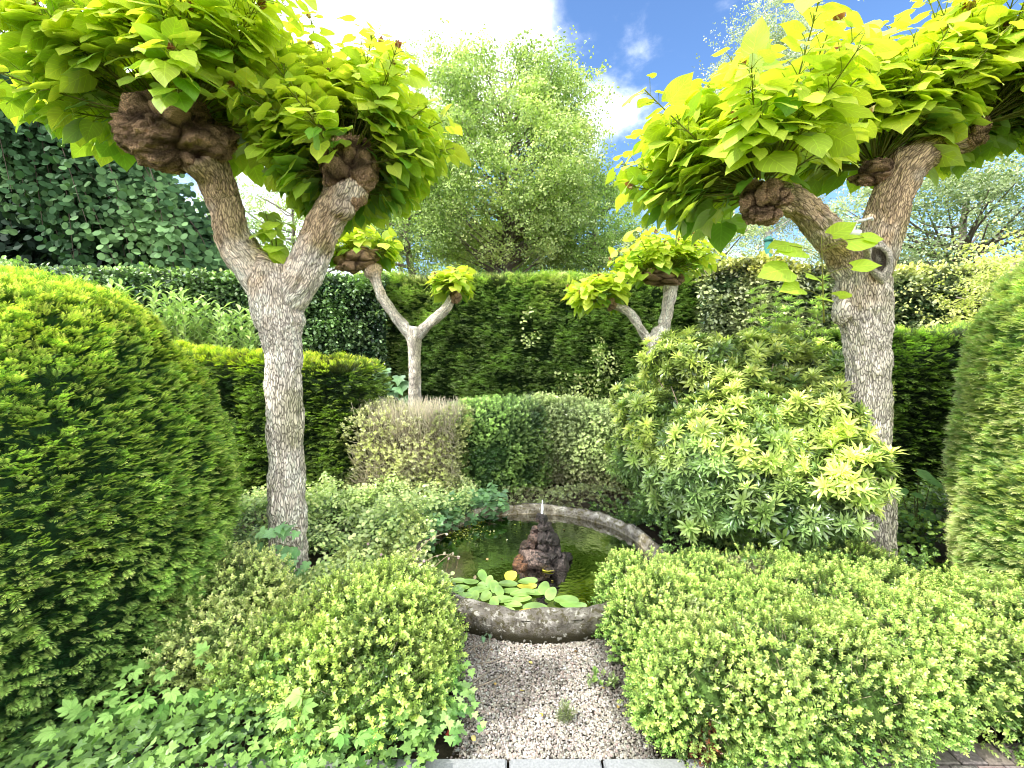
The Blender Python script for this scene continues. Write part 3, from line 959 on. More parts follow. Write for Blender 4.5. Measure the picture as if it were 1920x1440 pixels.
# ------------------------------------------------------------------ catalpa trees
def remeshed(acc, voxel, smooth_it=6):
    o = acc.build('tmp', M_BARK)
    md = o.modifiers.new('r', 'REMESH'); md.mode = 'VOXEL'; md.voxel_size = voxel; md.adaptivity = 0
    ms = o.modifiers.new('s', 'SMOOTH'); ms.iterations = smooth_it; ms.factor = .6
    dg = bpy.context.evaluated_depsgraph_get()
    ev = o.evaluated_get(dg)
    me = ev.to_mesh()
    v = np.empty(len(me.vertices) * 3, np.float32); me.vertices.foreach_get('co', v); v = v.reshape(-1, 3).astype(float)
    l = np.empty(len(me.loops), np.int32); me.loops.foreach_get('vertex_index', l)
    n = np.empty(len(me.polygons), np.int32); me.polygons.foreach_get('loop_total', n)
    nr = np.empty(len(me.vertices) * 3, np.float32); me.vertices.foreach_get('normal', nr); nr = nr.reshape(-1, 3).astype(float)
    ev.to_mesh_clear()
    dm = o.data
    bpy.data.objects.remove(o); bpy.data.meshes.remove(dm)
    return v, nr, l, n


def smooth_path(pts, rad, k=8):
    pts = np.array(pts, float); rad = np.array(rad, float)
    s = np.concatenate([[0], np.cumsum(np.linalg.norm(np.diff(pts, axis=0), axis=1))])
    u = np.linspace(0, s[-1], len(pts) * k)
    p = np.stack([np.interp(u, s, pts[:, i]) for i in range(3)], -1); r = np.interp(u, s, rad)
    for _ in range(k):
        p[1:-1] = (p[:-2] + 2 * p[1:-1] + p[2:]) / 4; r[1:-1] = (r[:-2] + 2 * r[1:-1] + r[2:]) / 4
    return p, r


def trunk_mesh(name, lines, lumps, parent, voxel, zc, c_low, c_up, seed, amp=1.0):
    acc = Acc(); cl, cr, cs, ct = [], [], [], []
    for li, (pts, rad) in enumerate(lines):
        p, r = smooth_path(pts, rad)
        acc.tube(p, r, 28)
        cl.append(p); cr.append(r)
        cs.append(np.concatenate([[0], np.cumsum(np.linalg.norm(np.diff(p, axis=0), axis=1))]) + li * 3.3)
        ct.append(unit(np.gradient(p, axis=0)))
    a_ = np.linspace(0, 2 * pi, 20, endpoint=False); e_ = np.linspace(-pi / 2, pi / 2, 12)
    d = np.stack([np.cos(e_)[:, None] * np.cos(a_), np.cos(e_)[:, None] * np.sin(a_), np.sin(e_)[:, None] + 0 * a_], -1)
    for c, r in lumps:
        acc.grid(np.array(c) + d * np.array(r), closed=True)
    v, nr, l, n = remeshed(acc, voxel)
    C = np.concatenate(cl); R_ = np.concatenate(cr); S_ = np.concatenate(cs); Tn = np.concatenate(ct)
    best = np.empty(len(v), int)
    for i in range(0, len(v), 20000):
        dd = ((v[i:i + 20000, None] - C[None]) ** 2).sum(-1) / (R_[None] ** 2 + 1e-4)
        best[i:i + 20000] = dd.argmin(1)
    off = v - C[best]; tt = Tn[best]
    along = (off * tt).sum(-1)
    rad_ = unit(off - along[:, None] * tt)
    # local frame: reference fixed so that angle is continuous
    ref = np.array([.2, 1, .1]); A = unit(np.cross(tt, ref)); B = np.cross(tt, A)
    ang = np.arctan2((rad_ * B).sum(-1), (rad_ * A).sum(-1))
    rr_ = np.maximum(R_[best], .05)
    uvw = np.stack([np.cos(ang) * rr_, np.sin(ang) * rr_, S_[best] + along], -1)
    st = uvw * np.array([1, 1, .2])
    nz = Noise(seed, 4)
    fis = np.abs(nz(st, 9.0))
    disp = (.006 * np.minimum(fis, 1) + .004 * nz(st, 22.0) + .004 * nz(uvw, 1.6) + .003 * nz(uvw, 5)) * amp
    v = v + nr * disp[:, None]
    k = np.clip((v[:, 2] - zc + .12) / .55 + .3 * nz(uvw, 2.5), 0, 1)
    col = mixcol(c_low, c_up, k)
    col *= (.84 + .3 * np.clip(fis, 0, 1))[:, None]
    # green algae and warm tint patches
    al = np.clip(nz(uvw, .9) * 1.2 - .35, 0, 1) * np.clip(rad_[:, 0] + .3, 0, 1)
    col = mixcol(col, (.3, .3, .09), al * .5)
    acc2 = Acc()
    acc2.v.append(v); acc2.c.append(col); acc2.u.append(uvw); acc2.l.append(l); acc2.n.append(n); acc2.m.append(np.zeros(len(n), int)); acc2.nv = len(v)
    return acc2.build(name, M_BARK, parent)


def knuckle_mesh(c, r, rot, seed, parent, col=(.55, .36, .22), lumps=34, name='pollard_knuckle', res=240):
    rg = np.random.default_rng(seed)
    a_ = np.linspace(0, 2 * pi, res, endpoint=False); e_ = np.linspace(-pi / 2 + .01, pi / 2 - .01, res // 2)
    d = np.stack([np.cos(e_)[:, None] * np.cos(a_), np.cos(e_)[:, None] * np.sin(a_), np.sin(e_)[:, None] + 0 * a_], -1)
    cen = unit(rg.normal(size=(lumps, 3))); rs = rg.uniform(.28, .58, lumps)
    dd = np.linalg.norm((d + .06 * np.stack([N1(d, .9), N2(d, .9), N3(d, .9)], -1))[:, :, None] - cen, axis=-1) / rs
    ds = np.sort(dd, -1)
    f1 = ds[..., 0]; edge = ds[..., 1] - ds[..., 0]
    nz = Noise(seed, 4)
    h = .32 * np.sqrt(np.clip(1 - (f1 / 1.3) ** 2, 0, 1)) + .06 * nz(d, .9) + .025 * nz(d, 3) + .1 * np.minimum(edge, .35) - .035 * np.abs(nz(d, 2.2)) + .02 * np.abs(nz(d, 5.5))
    P_ = d * (.76 + h)[..., None] * np.array(r)
    cx, sx = cos(rot), sin(rot)
    P_ = P_ @ np.array([[cx, 0, sx], [0, 1, 0], [-sx, 0, cx]])
    k = np.clip(edge / .5, 0, 1)
    cc = mixcol(np.array(col) * .2, np.array(col) * 1.3, k)
    cen_l = np.clip(1 - f1 * 1.6, 0, 1)
    cc = mixcol(cc, np.array(col) * 2.1, cen_l * .6 * (rg.random() * .5 + .5))
    a = Acc(); a.grid(P_ + np.array(c), col=cc, closed=True, u=(P_).reshape(-1, 3))
    return a.build(name, M_KNUB, parent)


CAT_HI = np.array((.76, .86, .13)); CAT_MID = np.array((.5, .68, .08)); CAT_LO = np.array((.2, .42, .05))


def crown(name, c, r, parent, nsh, reach, seed, leaf=.22, bias=(0, 0, .6), spread=1.0, lo=-.25, low_leaves=0, nodes=(4, 7), tipred=.4, squash=.8, elong=(1, 1), avoid=.3, side=None):
    """leafy shoots springing from a pollard knuckle at c"""
    rg = np.random.default_rng(seed)
    a = Acc()
    c = np.array(c, float); bias = np.array(bias, float)
    LP, LD, LN, LS, LC = [], [], [], [], []
    red = []
    for i in range(nsh):
        d = rg.normal(size=3) * np.array([spread * elong[0], spread * elong[1], .8]) + bias
        d = d / np.linalg.norm(d)
        if d[2] < lo: d[2] = abs(d[2]) * .4 + lo; d /= np.linalg.norm(d)
        if d @ unit(CAM - c) > avoid and d[2] < .5 and rg.random() < .85: continue
        if side is not None and d[2] < .45 and d @ np.array(side) < 0: continue
        L_ = reach * rg.uniform(.45, 1.0) * (.75 + .25 * d[2])
        p0 = c + d * np.array(r) * .75
        m_ = 9
        tt = np.linspace(0, 1, m_)
        out = d * np.array([1, 1, squash])
        pts = p0 + tt[:, None] * out * L_ + np.array([0, 0, 1]) * (tt ** 1.5)[:, None] * L_ * .22 * (1 - d[2]) + (tt[:, None] ** 2) * rg.normal(0, .05, 3) * L_
        a.tube(pts, np.linspace(.0065, .003, m_) * (leaf / .18), 4, col=(.28, .3, .06))
        k = int(rg.integers(*nodes))
        for q in range(k):
            t_ = .28 + .72 * (q + rg.uniform(-.2, .2)) / (k - .5)
            t_ = min(max(t_, .12), 1)
            f = t_ * (m_ - 1); i0 = min(int(f), m_ - 2); fr = f - i0
            base = pts[i0] * (1 - fr) + pts[i0 + 1] * fr
            sd = unit(pts[i0 + 1] - pts[i0])
            a0 = rg.uniform(0, 6.28)
            for w in range(3 if rg.random() < .7 else 2):
                an_ = a0 + w * 2.09
                X = unit(np.cross(sd, [.3, .2, 1])); Y = np.cross(sd, X)
                rad = cos(an_) * X + sin(an_) * Y
                size = leaf * (1.15 - .45 * t_) * rg.choice([.55, .8, 1.0, 1.2], p=[.2, .3, .35, .15]) * rg.uniform(.88, 1.12)
                pet = leaf * rg.uniform(.45, .9) * (1.2 - .6 * t_)
                pd = unit(rad + sd * .7 + d * .35)
                tip = base + pd * pet
                a.tube(np.array([base, base + pd * pet * .55 + [0, 0, .01], tip]), [.0028, .0022, .0018], 3, col=(.35, .42, .08))
                hd = pd * np.array([1, 1, .35]) + rad * .4
                ld = unit(hd) + np.array([0, 0, -.12 - .55 * rg.random() ** 1.5]) + rg.normal(0, .12, 3)
                ln = unit(np.array([0, 0, 1.0]) + unit(tip - c) * .3 + rg.normal(0, .36, 3))
                LP.append(tip); LD.append(ld); LN.append(ln); LS.append(size)
                kk = rg.normal(.5, .3) + .35 * (t_ - .55) + .35 * (d[2] - .2) + .18 * min(1, np.linalg.norm(tip - c) / reach)
                LC.append(kk)
        if rg.random() < tipred:
            red.append((pts[-1], unit(pts[-1] - pts[-2])))
    for i in range(low_leaves):
        d = rg.normal(size=3); d[2] = -abs(d[2]) * .25 + .1; d /= np.linalg.norm(d)
        p = c + d * np.array(r) * rg.uniform(.9, 1.3) + np.array([0, 0, r[2] * .4])
        LP.append(p); LD.append(d + np.array([0, 0, -.7])); LN.append(d + np.array([0, 0, .6])); LS.append(leaf * rg.uniform(.45, .85)); LC.append(rg.uniform(-.1, .5))
    LP, LD, LN, LS, LC = map(np.array, (LP, LD, LN, LS, LC))
    kk = np.clip(LC, 0, 1)
    col = np.where(kk[:, None] < .5, mixcol(CAT_LO, CAT_MID, kk * 2), mixcol(CAT_MID, CAT_HI, kk * 2 - 1)) * rg.uniform(.88, 1.12, (len(kk), 1))
    a.scatter(CATT, LP, LD, LN, LS, col)
    for p, d in red:
        n_ = 4
        a.scatter(CATT, np.repeat([p], n_, 0), d + rg.normal(0, .5, (n_, 3)), rg.normal(0, .6, (n_, 3)) + [0, 0, .5], leaf * rg.uniform(.16, .34, n_),
                  np.array([(.36, .17, .12), (.5, .42, .2), (.3, .12, .1)])[rg.integers(0, 3, n_)])
    return a.build(name, M_CAT, parent)


GREY = np.array((.93, .83, .72)); BROWN = np.array((.6, .44, .28))


def px_line(lst, d0):
    """(px, py, width_px[, depth]) -> points and radii"""
    P_, R_ = [], []
    for q in lst:
        d = q[3] if len(q) > 3 else d0
        P_.append(W(q[0], q[1], d)); R_.append(q[2] / 2 / 880 * d * .84)
    return P_, R_


# near tree beside the left dome
t1 = thing('catalpa_tree', 'large pollarded catalpa with two thick arms and ivy at its foot, beside the pond', 'tree', W(545, 1085, 3.3) * np.array([1, 1, 0]), 'pollarded catalpas around the pond')
lines = [px_line([(546, 1120, 92), (543, 1060, 84), (540, 1000, 76), (537, 900, 74), (535, 800, 72), (531, 700, 71), (529, 650, 73), (523, 610, 92), (518, 570, 106), (516, 530, 108), (515, 500, 80)], 3.25),
         px_line([(505, 545, 80), (480, 505, 80), (445, 465, 72), (430, 420, 66), (418, 370, 66), (400, 325, 72, 3.15), (370, 290, 90, 3.05)], 3.25),
         px_line([(535, 560, 84), (565, 520, 80), (590, 465, 76), (612, 415, 72), (638, 375, 72), (655, 330, 74)], 3.25)]
lumps = [(W(503, 510, 3.15), (.07, .06, .05)), (W(523, 600, 3.25), (.155, .145, .09)), (W(655, 360, 3.22), (.115, .11, .09)), (W(640, 395, 3.2), (.09, .09, .06))]
trunk_mesh('trunk', lines, lumps, t1, .009, 2.05, GREY, BROWN, 11)
KA = W(335, 252, 3.0); KB = W(655, 322, 3.22)
knuckle_mesh(KA, (.295, .24, .185), .22, 5, t1, lumps=38)
knuckle_mesh(KB, (.17, .16, .21), -.15, 6, t1, lumps=24)
crown('crown', KA + [0, 0, .1], (.33, .26, .15), t1, 120, 1.08, 21, leaf=.165, bias=(-.05, .0, .75), spread=1.15, lo=-.12, low_leaves=14, nodes=(7, 12), elong=(1.25, 1))
crown('crown', KB + [0, 0, .06], (.16, .16, .18), t1, 130, .82, 22, leaf=.15, bias=(.0, .1, .5), spread=1.0, lo=-.6, low_leaves=14, nodes=(6, 10))
crown('crown', KB + [-.05, .1, -.05], (.1, .12, .12), t1, 44, .58, 23, leaf=.15, bias=(-.7, .5, .0), spread=.7, lo=-.5, low_leaves=0, nodes=(4, 8))
# dead snag and epicormic shoot in the fork
a = Acc()
p = W(520, 505, 3.3)
for k_ in range(3):
    e = p + np.array([RNG.normal(0, .05), RNG.uniform(-.05, .05), .28 + .06 * k_])
    q = np.linspace(0, 1, 5)[:, None]
    a.tube(p * (1 - q) + e * q, [.005, .004, .004, .003, .002], 5, col=(.2, .25, .06))
    for z_ in (.45, .7, .95):
        b_ = p * (1 - z_) + e * z_
        dd = rand_unit(2) * [1, 1, .3]
        a.scatter(CATT, b_ + dd * .05, dd + [0, 0, -.3], dd * .3 + [0, 0, 1], RNG.uniform(.09, .16, 2), jitter(CAT_MID * 1.1, 2))
a.build('side_shoot', M_CAT, t1)

# near tree on the other side
t2 = thing('catalpa_tree', 'large pollarded catalpa with an oval pruning wound, rising behind the glossy whorled shrub', 'tree', W(1643, 1065, 3.3) * np.array([1, 1, 0]), 'pollarded catalpas around the pond')
lines = [px_line([(1646, 1120, 86), (1643, 1060, 78), (1641, 980, 72), (1638, 900, 70), (1632, 820, 72), (1628, 740, 78), (1625, 670, 84), (1622, 610, 94), (1618, 560, 106), (1618, 520, 100), (1622, 495, 76)], 3.3),
         px_line([(1606, 525, 62), (1580, 478, 62), (1548, 435, 60, 3.2), (1510, 395, 58, 3.1), (1478, 372, 60, 3.05), (1440, 372, 74, 3.0)], 3.3),
         px_line([(1634, 510, 76), (1650, 445, 78), (1668, 385, 76), (1690, 330, 72), (1725, 290, 66), (1775, 272, 54), (1822, 262, 44)], 3.3)]
lumps = [(W(1650, 548, 3.2), (.07, .07, .045)), (W(1578, 585, 3.25), (.045, .06, .09)), (W(1640, 575, 3.18), (.06, .06, .05)), (W(1618, 590, 3.3), (.165, .15, .07)), (W(1700, 300, 3.3), (.1, .1, .08))]
trunk_mesh('trunk', lines, lumps, t2, .009, 1.98, GREY * .92, BROWN * 1.05, 12)
KC = W(1436, 375, 2.98); KD = W(1822, 250, 3.25); KE = W(1640, 325, 3.35)
knuckle_mesh(KC, (.15, .14, .13), .3, 7, t2, lumps=20)
knuckle_mesh(KD, (.1, .1, .1), .3, 8, t2, lumps=14, res=90)
knuckle_mesh(KE, (.14, .13, .08), 0, 9, t2, lumps=14, res=90)
crown('crown', KC + [-.03, 0, .07], (.14, .14, .1), t2, 92, 1.0, 31, leaf=.17, bias=(-.25, 0, .6), spread=1.0, lo=-.35, low_leaves=16, nodes=(6, 11), side=(-1, -.1, 0))
crown('crown', KD + [0, 0, .05], (.12, .12, .08), t2, 100, 1.05, 32, leaf=.175, bias=(.15, -.1, .7), spread=1.05, lo=-.2, low_leaves=6, nodes=(7, 12), side=(1, .3, 0))
crown('crown', KE + [0, 0, .05], (.12, .12, .08), t2, 54, 1.05, 33, leaf=.165, bias=(-.05, .1, .9), spread=.8, lo=.2, low_leaves=0, nodes=(6, 10), side=(0, 1, 0))
# shoot growing from the fork over the trunk
a = Acc()
p = W(1545, 605, 3.12); e = W(1540, 440, 3.0)
q = np.linspace(0, 1, 6)[:, None]
a.tube(p * (1 - q) + e * q, [.005, .005, .004, .004, .003, .003], 5, col=(.42, .42, .12))
for (qx, qy, sx) in ((1505, 470, .15), (1480, 505, .17), (1590, 455, .14), (1560, 440, .12), (1600, 500, .12), (1500, 540, .13), (1545, 560, .1), (1570, 555, .09), (1480, 460, .12), (1620, 445, .1), (1530, 520, .1)):
    g_ = W(qx, qy, 3.0)
    f_ = min(max((605 - qy) / 165 - .1, .1), 1)
    b_ = p * (1 - f_) + e * f_
    a.tube(np.array([b_, (b_ + g_) / 2 + [0, 0, .01], g_]), .002, 4, col=(.4, .42, .1))
    dd = unit(g_ - b_) + np.array([0, -.1, -.25])
    a.scatter(CATT, [g_], [dd], [np.array([RNG.normal(0, .3), -.9, .9])], [sx * 1.25], [CAT_MID * RNG.uniform(1.05, 1.35)])
a.build('side_shoot', M_CAT, t2)
# oval pruning wound with callus ring
a = Acc()
wc = W(1648, 486, 3.1)
nn = 48
tt_ = np.linspace(0, 2 * pi, nn, endpoint=False)
fw = unit(CAM - wc + np.array([.5, 0, 0])); rt = unit(np.cross([0, 0, 1], fw)); upv = np.cross(fw, rt)
upv = unit(upv + rt * -.25)
G = []
for s_, h_ in ((1.4, -.035), (1.3, -.012), (1.15, .004), (.95, .01), (.78, .006), (.66, -.006), (.4, -.01), (.01, -.012)):
    G.append(wc + (np.cos(tt_)[:, None] * rt * .052 + np.sin(tt_)[:, None] * upv * .11) * s_ * (1 + .07 * np.sin(tt_ * 3 + 1) + .04 * np.sin(tt_ * 7))[:, None] + fw * h_)
G = np.array(G)
cc = np.zeros(G.shape); cc[:5] = (.95, .85, .74); cc[5:] = (.2, .16, .13); cc[-1] = (.5, .45, .4)
G = G + (.006 * N2(G, 9))[..., None] * fw
a.grid(G, col=cc, closed=True, u=G.reshape(-1, 3))
a.build('pruning_wound', M_KNUB, t2)

# far pair
t3 = thing('catalpa_tree', 'small grey catalpa with a Y fork, rising out of the bare brownish box hedge', 'tree', W(778, 800, 6.3) * np.array([1, 1, 0]), 'pollarded catalpas around the pond')
b0 = W(778, 800, 6.3).copy(); b0[2] = 0
L0 = px_line([(778, 800, 27), (778, 700, 26), (777, 650, 28), (775, 625, 36), (776, 612, 28)], 6.3)
lines = [([b0] + L0[0], [.11] + L0[1]),
         px_line([(772, 632, 26), (752, 606, 23), (735, 585, 22), (717, 560, 22), (707, 532, 22), (700, 505, 30)], 6.3),
         px_line([(780, 630, 25), (800, 610, 22), (822, 592, 20), (840, 575, 20), (850, 553, 18)], 6.3)]
lumps = [(W(699, 508, 6.3), (.12, .11, .12))]
trunk_mesh('trunk', lines, lumps, t3, .014, 2.35, GREY * 1.02, BROWN * 1.2, 13, amp=.8)
KF = W(668, 488, 6.25); KG = W(853, 555, 6.28)
knuckle_mesh(KF, (.27, .2, .14), .25, 15, t3, lumps=20, res=80)
knuckle_mesh(KG, (.08, .08, .1), 0, 16, t3, lumps=10, res=60)
crown('crown', KF + [.05, 0, .08], (.25, .18, .08), t3, 34, .46, 41, leaf=.16, bias=(.05, -.1, .6), lo=-.1, low_leaves=12, nodes=(4, 8), tipred=.3)
crown('crown', KG + [.0, 0, .04], (.08, .08, .06), t3, 26, .42, 42, leaf=.14, bias=(0, 0, .6), lo=-.1, low_leaves=4, nodes=(4, 8), tipred=.6)
t4 = thing('catalpa_tree', 'small grey catalpa whose stem is half hidden by the glossy whorled shrub', 'tree', W(1224, 800, 6.3) * np.array([1, 1, 0]), 'pollarded catalpas around the pond')
b0 = W(1222, 800, 6.3).copy(); b0[2] = 0
L0 = px_line([(1222, 800, 34), (1223, 700, 33), (1226, 655, 34), (1232, 632, 36), (1240, 618, 28)], 6.3)
lines = [([b0] + L0[0], [.13] + L0[1]),
         px_line([(1224, 650, 24), (1208, 626, 20), (1192, 602, 19), (1180, 585, 18), (1165, 576, 17), (1148, 574, 16)], 6.3),
         px_line([(1240, 635, 26), (1248, 600, 24), (1254, 565, 27), (1258, 540, 30), (1255, 520, 36)], 6.3)]
lumps = [(W(1238, 625, 6.3), (.12, .11, .09))]
trunk_mesh('trunk', lines, lumps, t4, .014, 2.35, GREY * 1.02, BROWN * 1.3, 14, amp=.8)
KH = W(1143, 570, 6.25); KI = W(1240, 520, 6.25)
knuckle_mesh(KH, (.09, .08, .08), 0, 17, t4, lumps=10, res=60)
knuckle_mesh(KI, (.27, .18, .11), -.1, 18, t4, lumps=18, res=80)
crown('crown', KH + [-.12, 0, .03], (.1, .08, .06), t4, 36, .5, 43, leaf=.15, bias=(-.45, 0, .5), lo=-.2, low_leaves=8, nodes=(4, 8), tipred=.6)
crown('crown', KI + [0, 0, .06], (.2, .15, .08), t4, 54, .72, 44, leaf=.16, bias=(.05, 0, .7), lo=-.05, low_leaves=10, nodes=(4, 9), tipred=.4)

# white plastic tie on the near tree
a = Acc()
tie = [W(1598, 440, 3.1), W(1602, 425, 3.1), W(1606, 415, 3.1), W(1622, 412, 3.1), W(1634, 408, 3.1), W(1636, 412, 3.12)]
for i in range(len(tie) - 1):
    q = np.linspace(0, 1, 3)[:, None]
    a.tube(tie[i] * (1 - q) + tie[i + 1] * q, .009, 6, col=(.8, .8, .8))
q = np.linspace(0, 1, 4)[:, None]
a.tube(W(1590, 437, 3.1) * (1 - q) + W(1612, 437, 3.1) * q, .022, 8, col=(.8, .8, .8))
tag(a.build('plastic_tie', plain_mat('white_plastic', rough=.4, noise=10, amt=.03, bump=.02)), 'small bent white plastic tie in the fork of the catalpa with the oval wound', 'tie')

# ------------------------------------------------------------------ clipped yew domes
def dome(name, label, c, R, zc, hz, p, dens, c_out, c_in, T_, size, patch=None, seed=0, low=.94, tips=None):
    root = thing(name, label, 'clipped yew', (c[0], c[1], 0), 'clipped yew domes flanking the view')
    zz = np.concatenate([np.linspace(0, zc, 14)[:-1], zc + hz * np.sin(np.linspace(0, pi / 2, 40))])
    r = np.where(zz < zc, R * (low + (1 - low) * (zz / zc)), R * np.clip(1 - np.clip((zz - zc) / hz, 0, 1) ** p, 0, 1) ** (1 / p))
    r = np.maximum(r, .005)
    an_ = np.linspace(0, 2 * pi, 120)
    P_ = np.zeros((len(zz), 120, 3))
    P_[..., 0] = c[0] + r[:, None] * np.cos(an_); P_[..., 1] = c[1] + r[:, None] * np.sin(an_); P_[..., 2] = zz[:, None]
    ctr = np.array([c[0], c[1], .8])
    rad = unit(P_ - ctr)
    P_ = P_ + rad * (.035 * N1(P_, .45))[..., None]
    a = Acc()
    Pc = ctr + (P_ - ctr) * (1 - .11 / R)
    a.grid(Pc, col=np.array(c_in) * .55)
    a.build('dark_core', M_CORE, root)  # solid dark shell standing in for the shade behind the sprigs
    pt, nn = sample_grid(P_, dens, away=.3, flip=fix_out(P_, ctr) ^ False)
    if np.mean((nn * (pt - ctr)).sum(-1)) < 0: nn = -nn
    a = Acc()
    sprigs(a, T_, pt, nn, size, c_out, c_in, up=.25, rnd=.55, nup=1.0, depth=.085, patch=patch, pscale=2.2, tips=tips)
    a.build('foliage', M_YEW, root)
    return root


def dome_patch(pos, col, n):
    # sunlit golden crown and bluish shaded foot put into the leaf colour
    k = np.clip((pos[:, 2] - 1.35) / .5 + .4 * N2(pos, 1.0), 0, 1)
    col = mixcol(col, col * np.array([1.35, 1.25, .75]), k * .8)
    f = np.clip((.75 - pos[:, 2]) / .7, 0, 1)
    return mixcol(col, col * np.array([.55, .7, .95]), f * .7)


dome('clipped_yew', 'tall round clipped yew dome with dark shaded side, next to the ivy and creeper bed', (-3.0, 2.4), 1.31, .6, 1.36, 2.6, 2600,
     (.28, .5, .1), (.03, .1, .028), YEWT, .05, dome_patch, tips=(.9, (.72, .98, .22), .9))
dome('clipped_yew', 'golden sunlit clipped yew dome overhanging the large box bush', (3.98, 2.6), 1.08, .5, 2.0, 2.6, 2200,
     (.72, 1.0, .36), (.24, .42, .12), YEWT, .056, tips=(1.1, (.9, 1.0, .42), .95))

# ------------------------------------------------------------------ hedges
def hedge(name, label, path, halfw, z0, ztop, dens, T_, size, c_out, c_in, mat, group=None, p=10.0, patch=None, caps=(), depth=.08, cat='hedge', up=.25, rnd=.55, nup=1.0, inset=.08, pscale=1.0, coremul=.5, lump=.015, tipvar=.45, tips=None):
    P_ = path_surface(path, halfw, z0, ztop, p=p)
    ctr = np.array([np.mean([q[0] for q in path]), np.mean([q[1] for q in path])])
    P_ = P_ + grid_normals(P_) * (lump * N1(P_, .5))[..., None]
    root = thing(name, label, cat, (ctr[0], ctr[1], 0), group)
    a = Acc(); ac = Acc()
    grids = [P_]
    for i, out in caps:
        grids.append(end_cap(P_, i, out))
    line = P_.mean(1, keepdims=True)
    Pc = path_surface(path, halfw - inset, z0, (lambda u: (ztop(u) if callable(ztop) else ztop) - inset), p=p)
    ac.grid(Pc, col=np.array(c_in) * coremul)
    for i, out in caps:
        ac.grid(end_cap(Pc, i, (0, 0)), col=np.array(c_in) * coremul)
    cen3 = np.array([ctr[0], ctr[1], .6])
    for gi, G_ in enumerate(grids):
        pt, nn = sample_grid(G_, dens, away=10)
        if gi == 0:
            # orient: away from the centre line
            mid = line[:, 0]
            j = np.abs(pt[:, None, 0] - mid[None, :, 0]) + np.abs(pt[:, None, 1] - mid[None, :, 1])
            m_ = mid[j.argmin(1)].copy(); m_[:, 2] *= .6
            sg = np.sign((nn * (pt - m_)).sum(-1)); sg[sg == 0] = 1
            nn = nn * sg[:, None]
        else:
            nn = nn * np.sign((nn * np.array([*caps[gi - 1][1], 0])).sum(-1) + 1e-9)[:, None]
        k = (unit(CAM - pt) * nn).sum(-1) > -.35
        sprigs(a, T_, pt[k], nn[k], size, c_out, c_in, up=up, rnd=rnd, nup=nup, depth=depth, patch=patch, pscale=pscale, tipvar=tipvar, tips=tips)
    ac.build('dark_core', M_CORE, root)  # dark inset shell, painted as the shade inside the hedge
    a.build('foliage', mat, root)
    return root


YO, YI = (.3, .46, .12), (.03, .075, .02)
HG = 'tall clipped hedges closing the garden'


def sunlit_tops(z, w=.25, c=(1.7, 1.7, .9)):  # sunlight along the hedge tops, put into the leaf colour
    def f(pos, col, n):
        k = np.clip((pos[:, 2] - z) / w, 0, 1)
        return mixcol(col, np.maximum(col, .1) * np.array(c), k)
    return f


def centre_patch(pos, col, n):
    col = sunlit_tops(2.5)(pos, col, n)
    k = np.clip(N2(pos, .35) * 1.1, 0, 1)  # lit patches on the hedge face painted into the leaf colour
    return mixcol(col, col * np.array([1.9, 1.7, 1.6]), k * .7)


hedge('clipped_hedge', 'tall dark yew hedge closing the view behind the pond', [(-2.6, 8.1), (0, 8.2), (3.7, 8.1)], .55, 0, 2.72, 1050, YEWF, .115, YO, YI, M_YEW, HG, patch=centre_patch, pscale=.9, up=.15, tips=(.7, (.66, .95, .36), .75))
hedge('clipped_hedge', 'tall clipped hornbeam hedge under the dark leafy tree, meeting the yew hedge', [(-9.5, 6.3), (-6.5, 6.9), (-4.0, 7.55), (-2.0, 7.75)], .5, 0, 2.68, 800, HORN, .075, (.28, .46, .14), (.03, .08, .03), M_BOX, HG, patch=sunlit_tops(2.55, .2, (1.6, 1.5, 1.1)), pscale=.9, up=-.1, nup=.8, tips=(.12, (.5, .72, .35), .9))
hedge('clipped_hedge', 'tall sunlit hornbeam hedge seen past the trunk with the oval wound', [(3.1, 7.6), (5.0, 7.35), (9.5, 6.1)], .5, 0, lambda u: 2.7 + .22 * math.exp(-((u - .09) / .1) ** 2), 800, HORN, .08, (.75, .8, .42), (.05, .1, .035), M_BOX, HG, patch=sunlit_tops(2.55, .2, (1.5, 1.3, .7)), pscale=.9, up=-.1, nup=.8, caps=[(0, (-1, 0))])
YG = 'lower yew hedges at the sides'
hedge('yew_hedge', 'waist to chest high yew hedge between the clipped dome and the fork of small catalpa', [(-5.2, 5.9), (-3.4, 5.35), (-1.65, 5.15)], .42, 0, lambda u: 1.66 - .27 * u, 1250, YEWT, .08, (.34, .52, .1), (.03, .075, .02), M_YEW, YG, caps=[(-1, (1, 0))], patch=sunlit_tops(1.28, .15, (1.9, 1.6, .7)), p=9, tips=(.3, (.52, .72, .15), .9))
hedge('yew_hedge', 'deeply shaded yew hedge behind the trunk with the oval wound', [(2.9, 5.4), (4.0, 5.2), (6.4, 4.6)], .42, 0, lambda u: 1.68 + .1 * u, 1150, YEWT, .085, (.26, .42, .09), (.02, .05, .015), M_YEW, YG, caps=[(0, (-1, 0))], patch=sunlit_tops(1.6, .12, (1.2, 1.15, .8)), p=9, tips=(.4, (.5, .75, .16), .9))

# ------------------------------------------------------------------ box hedge behind the pond, in three sections
BG = 'low box hedge curving behind the pond'


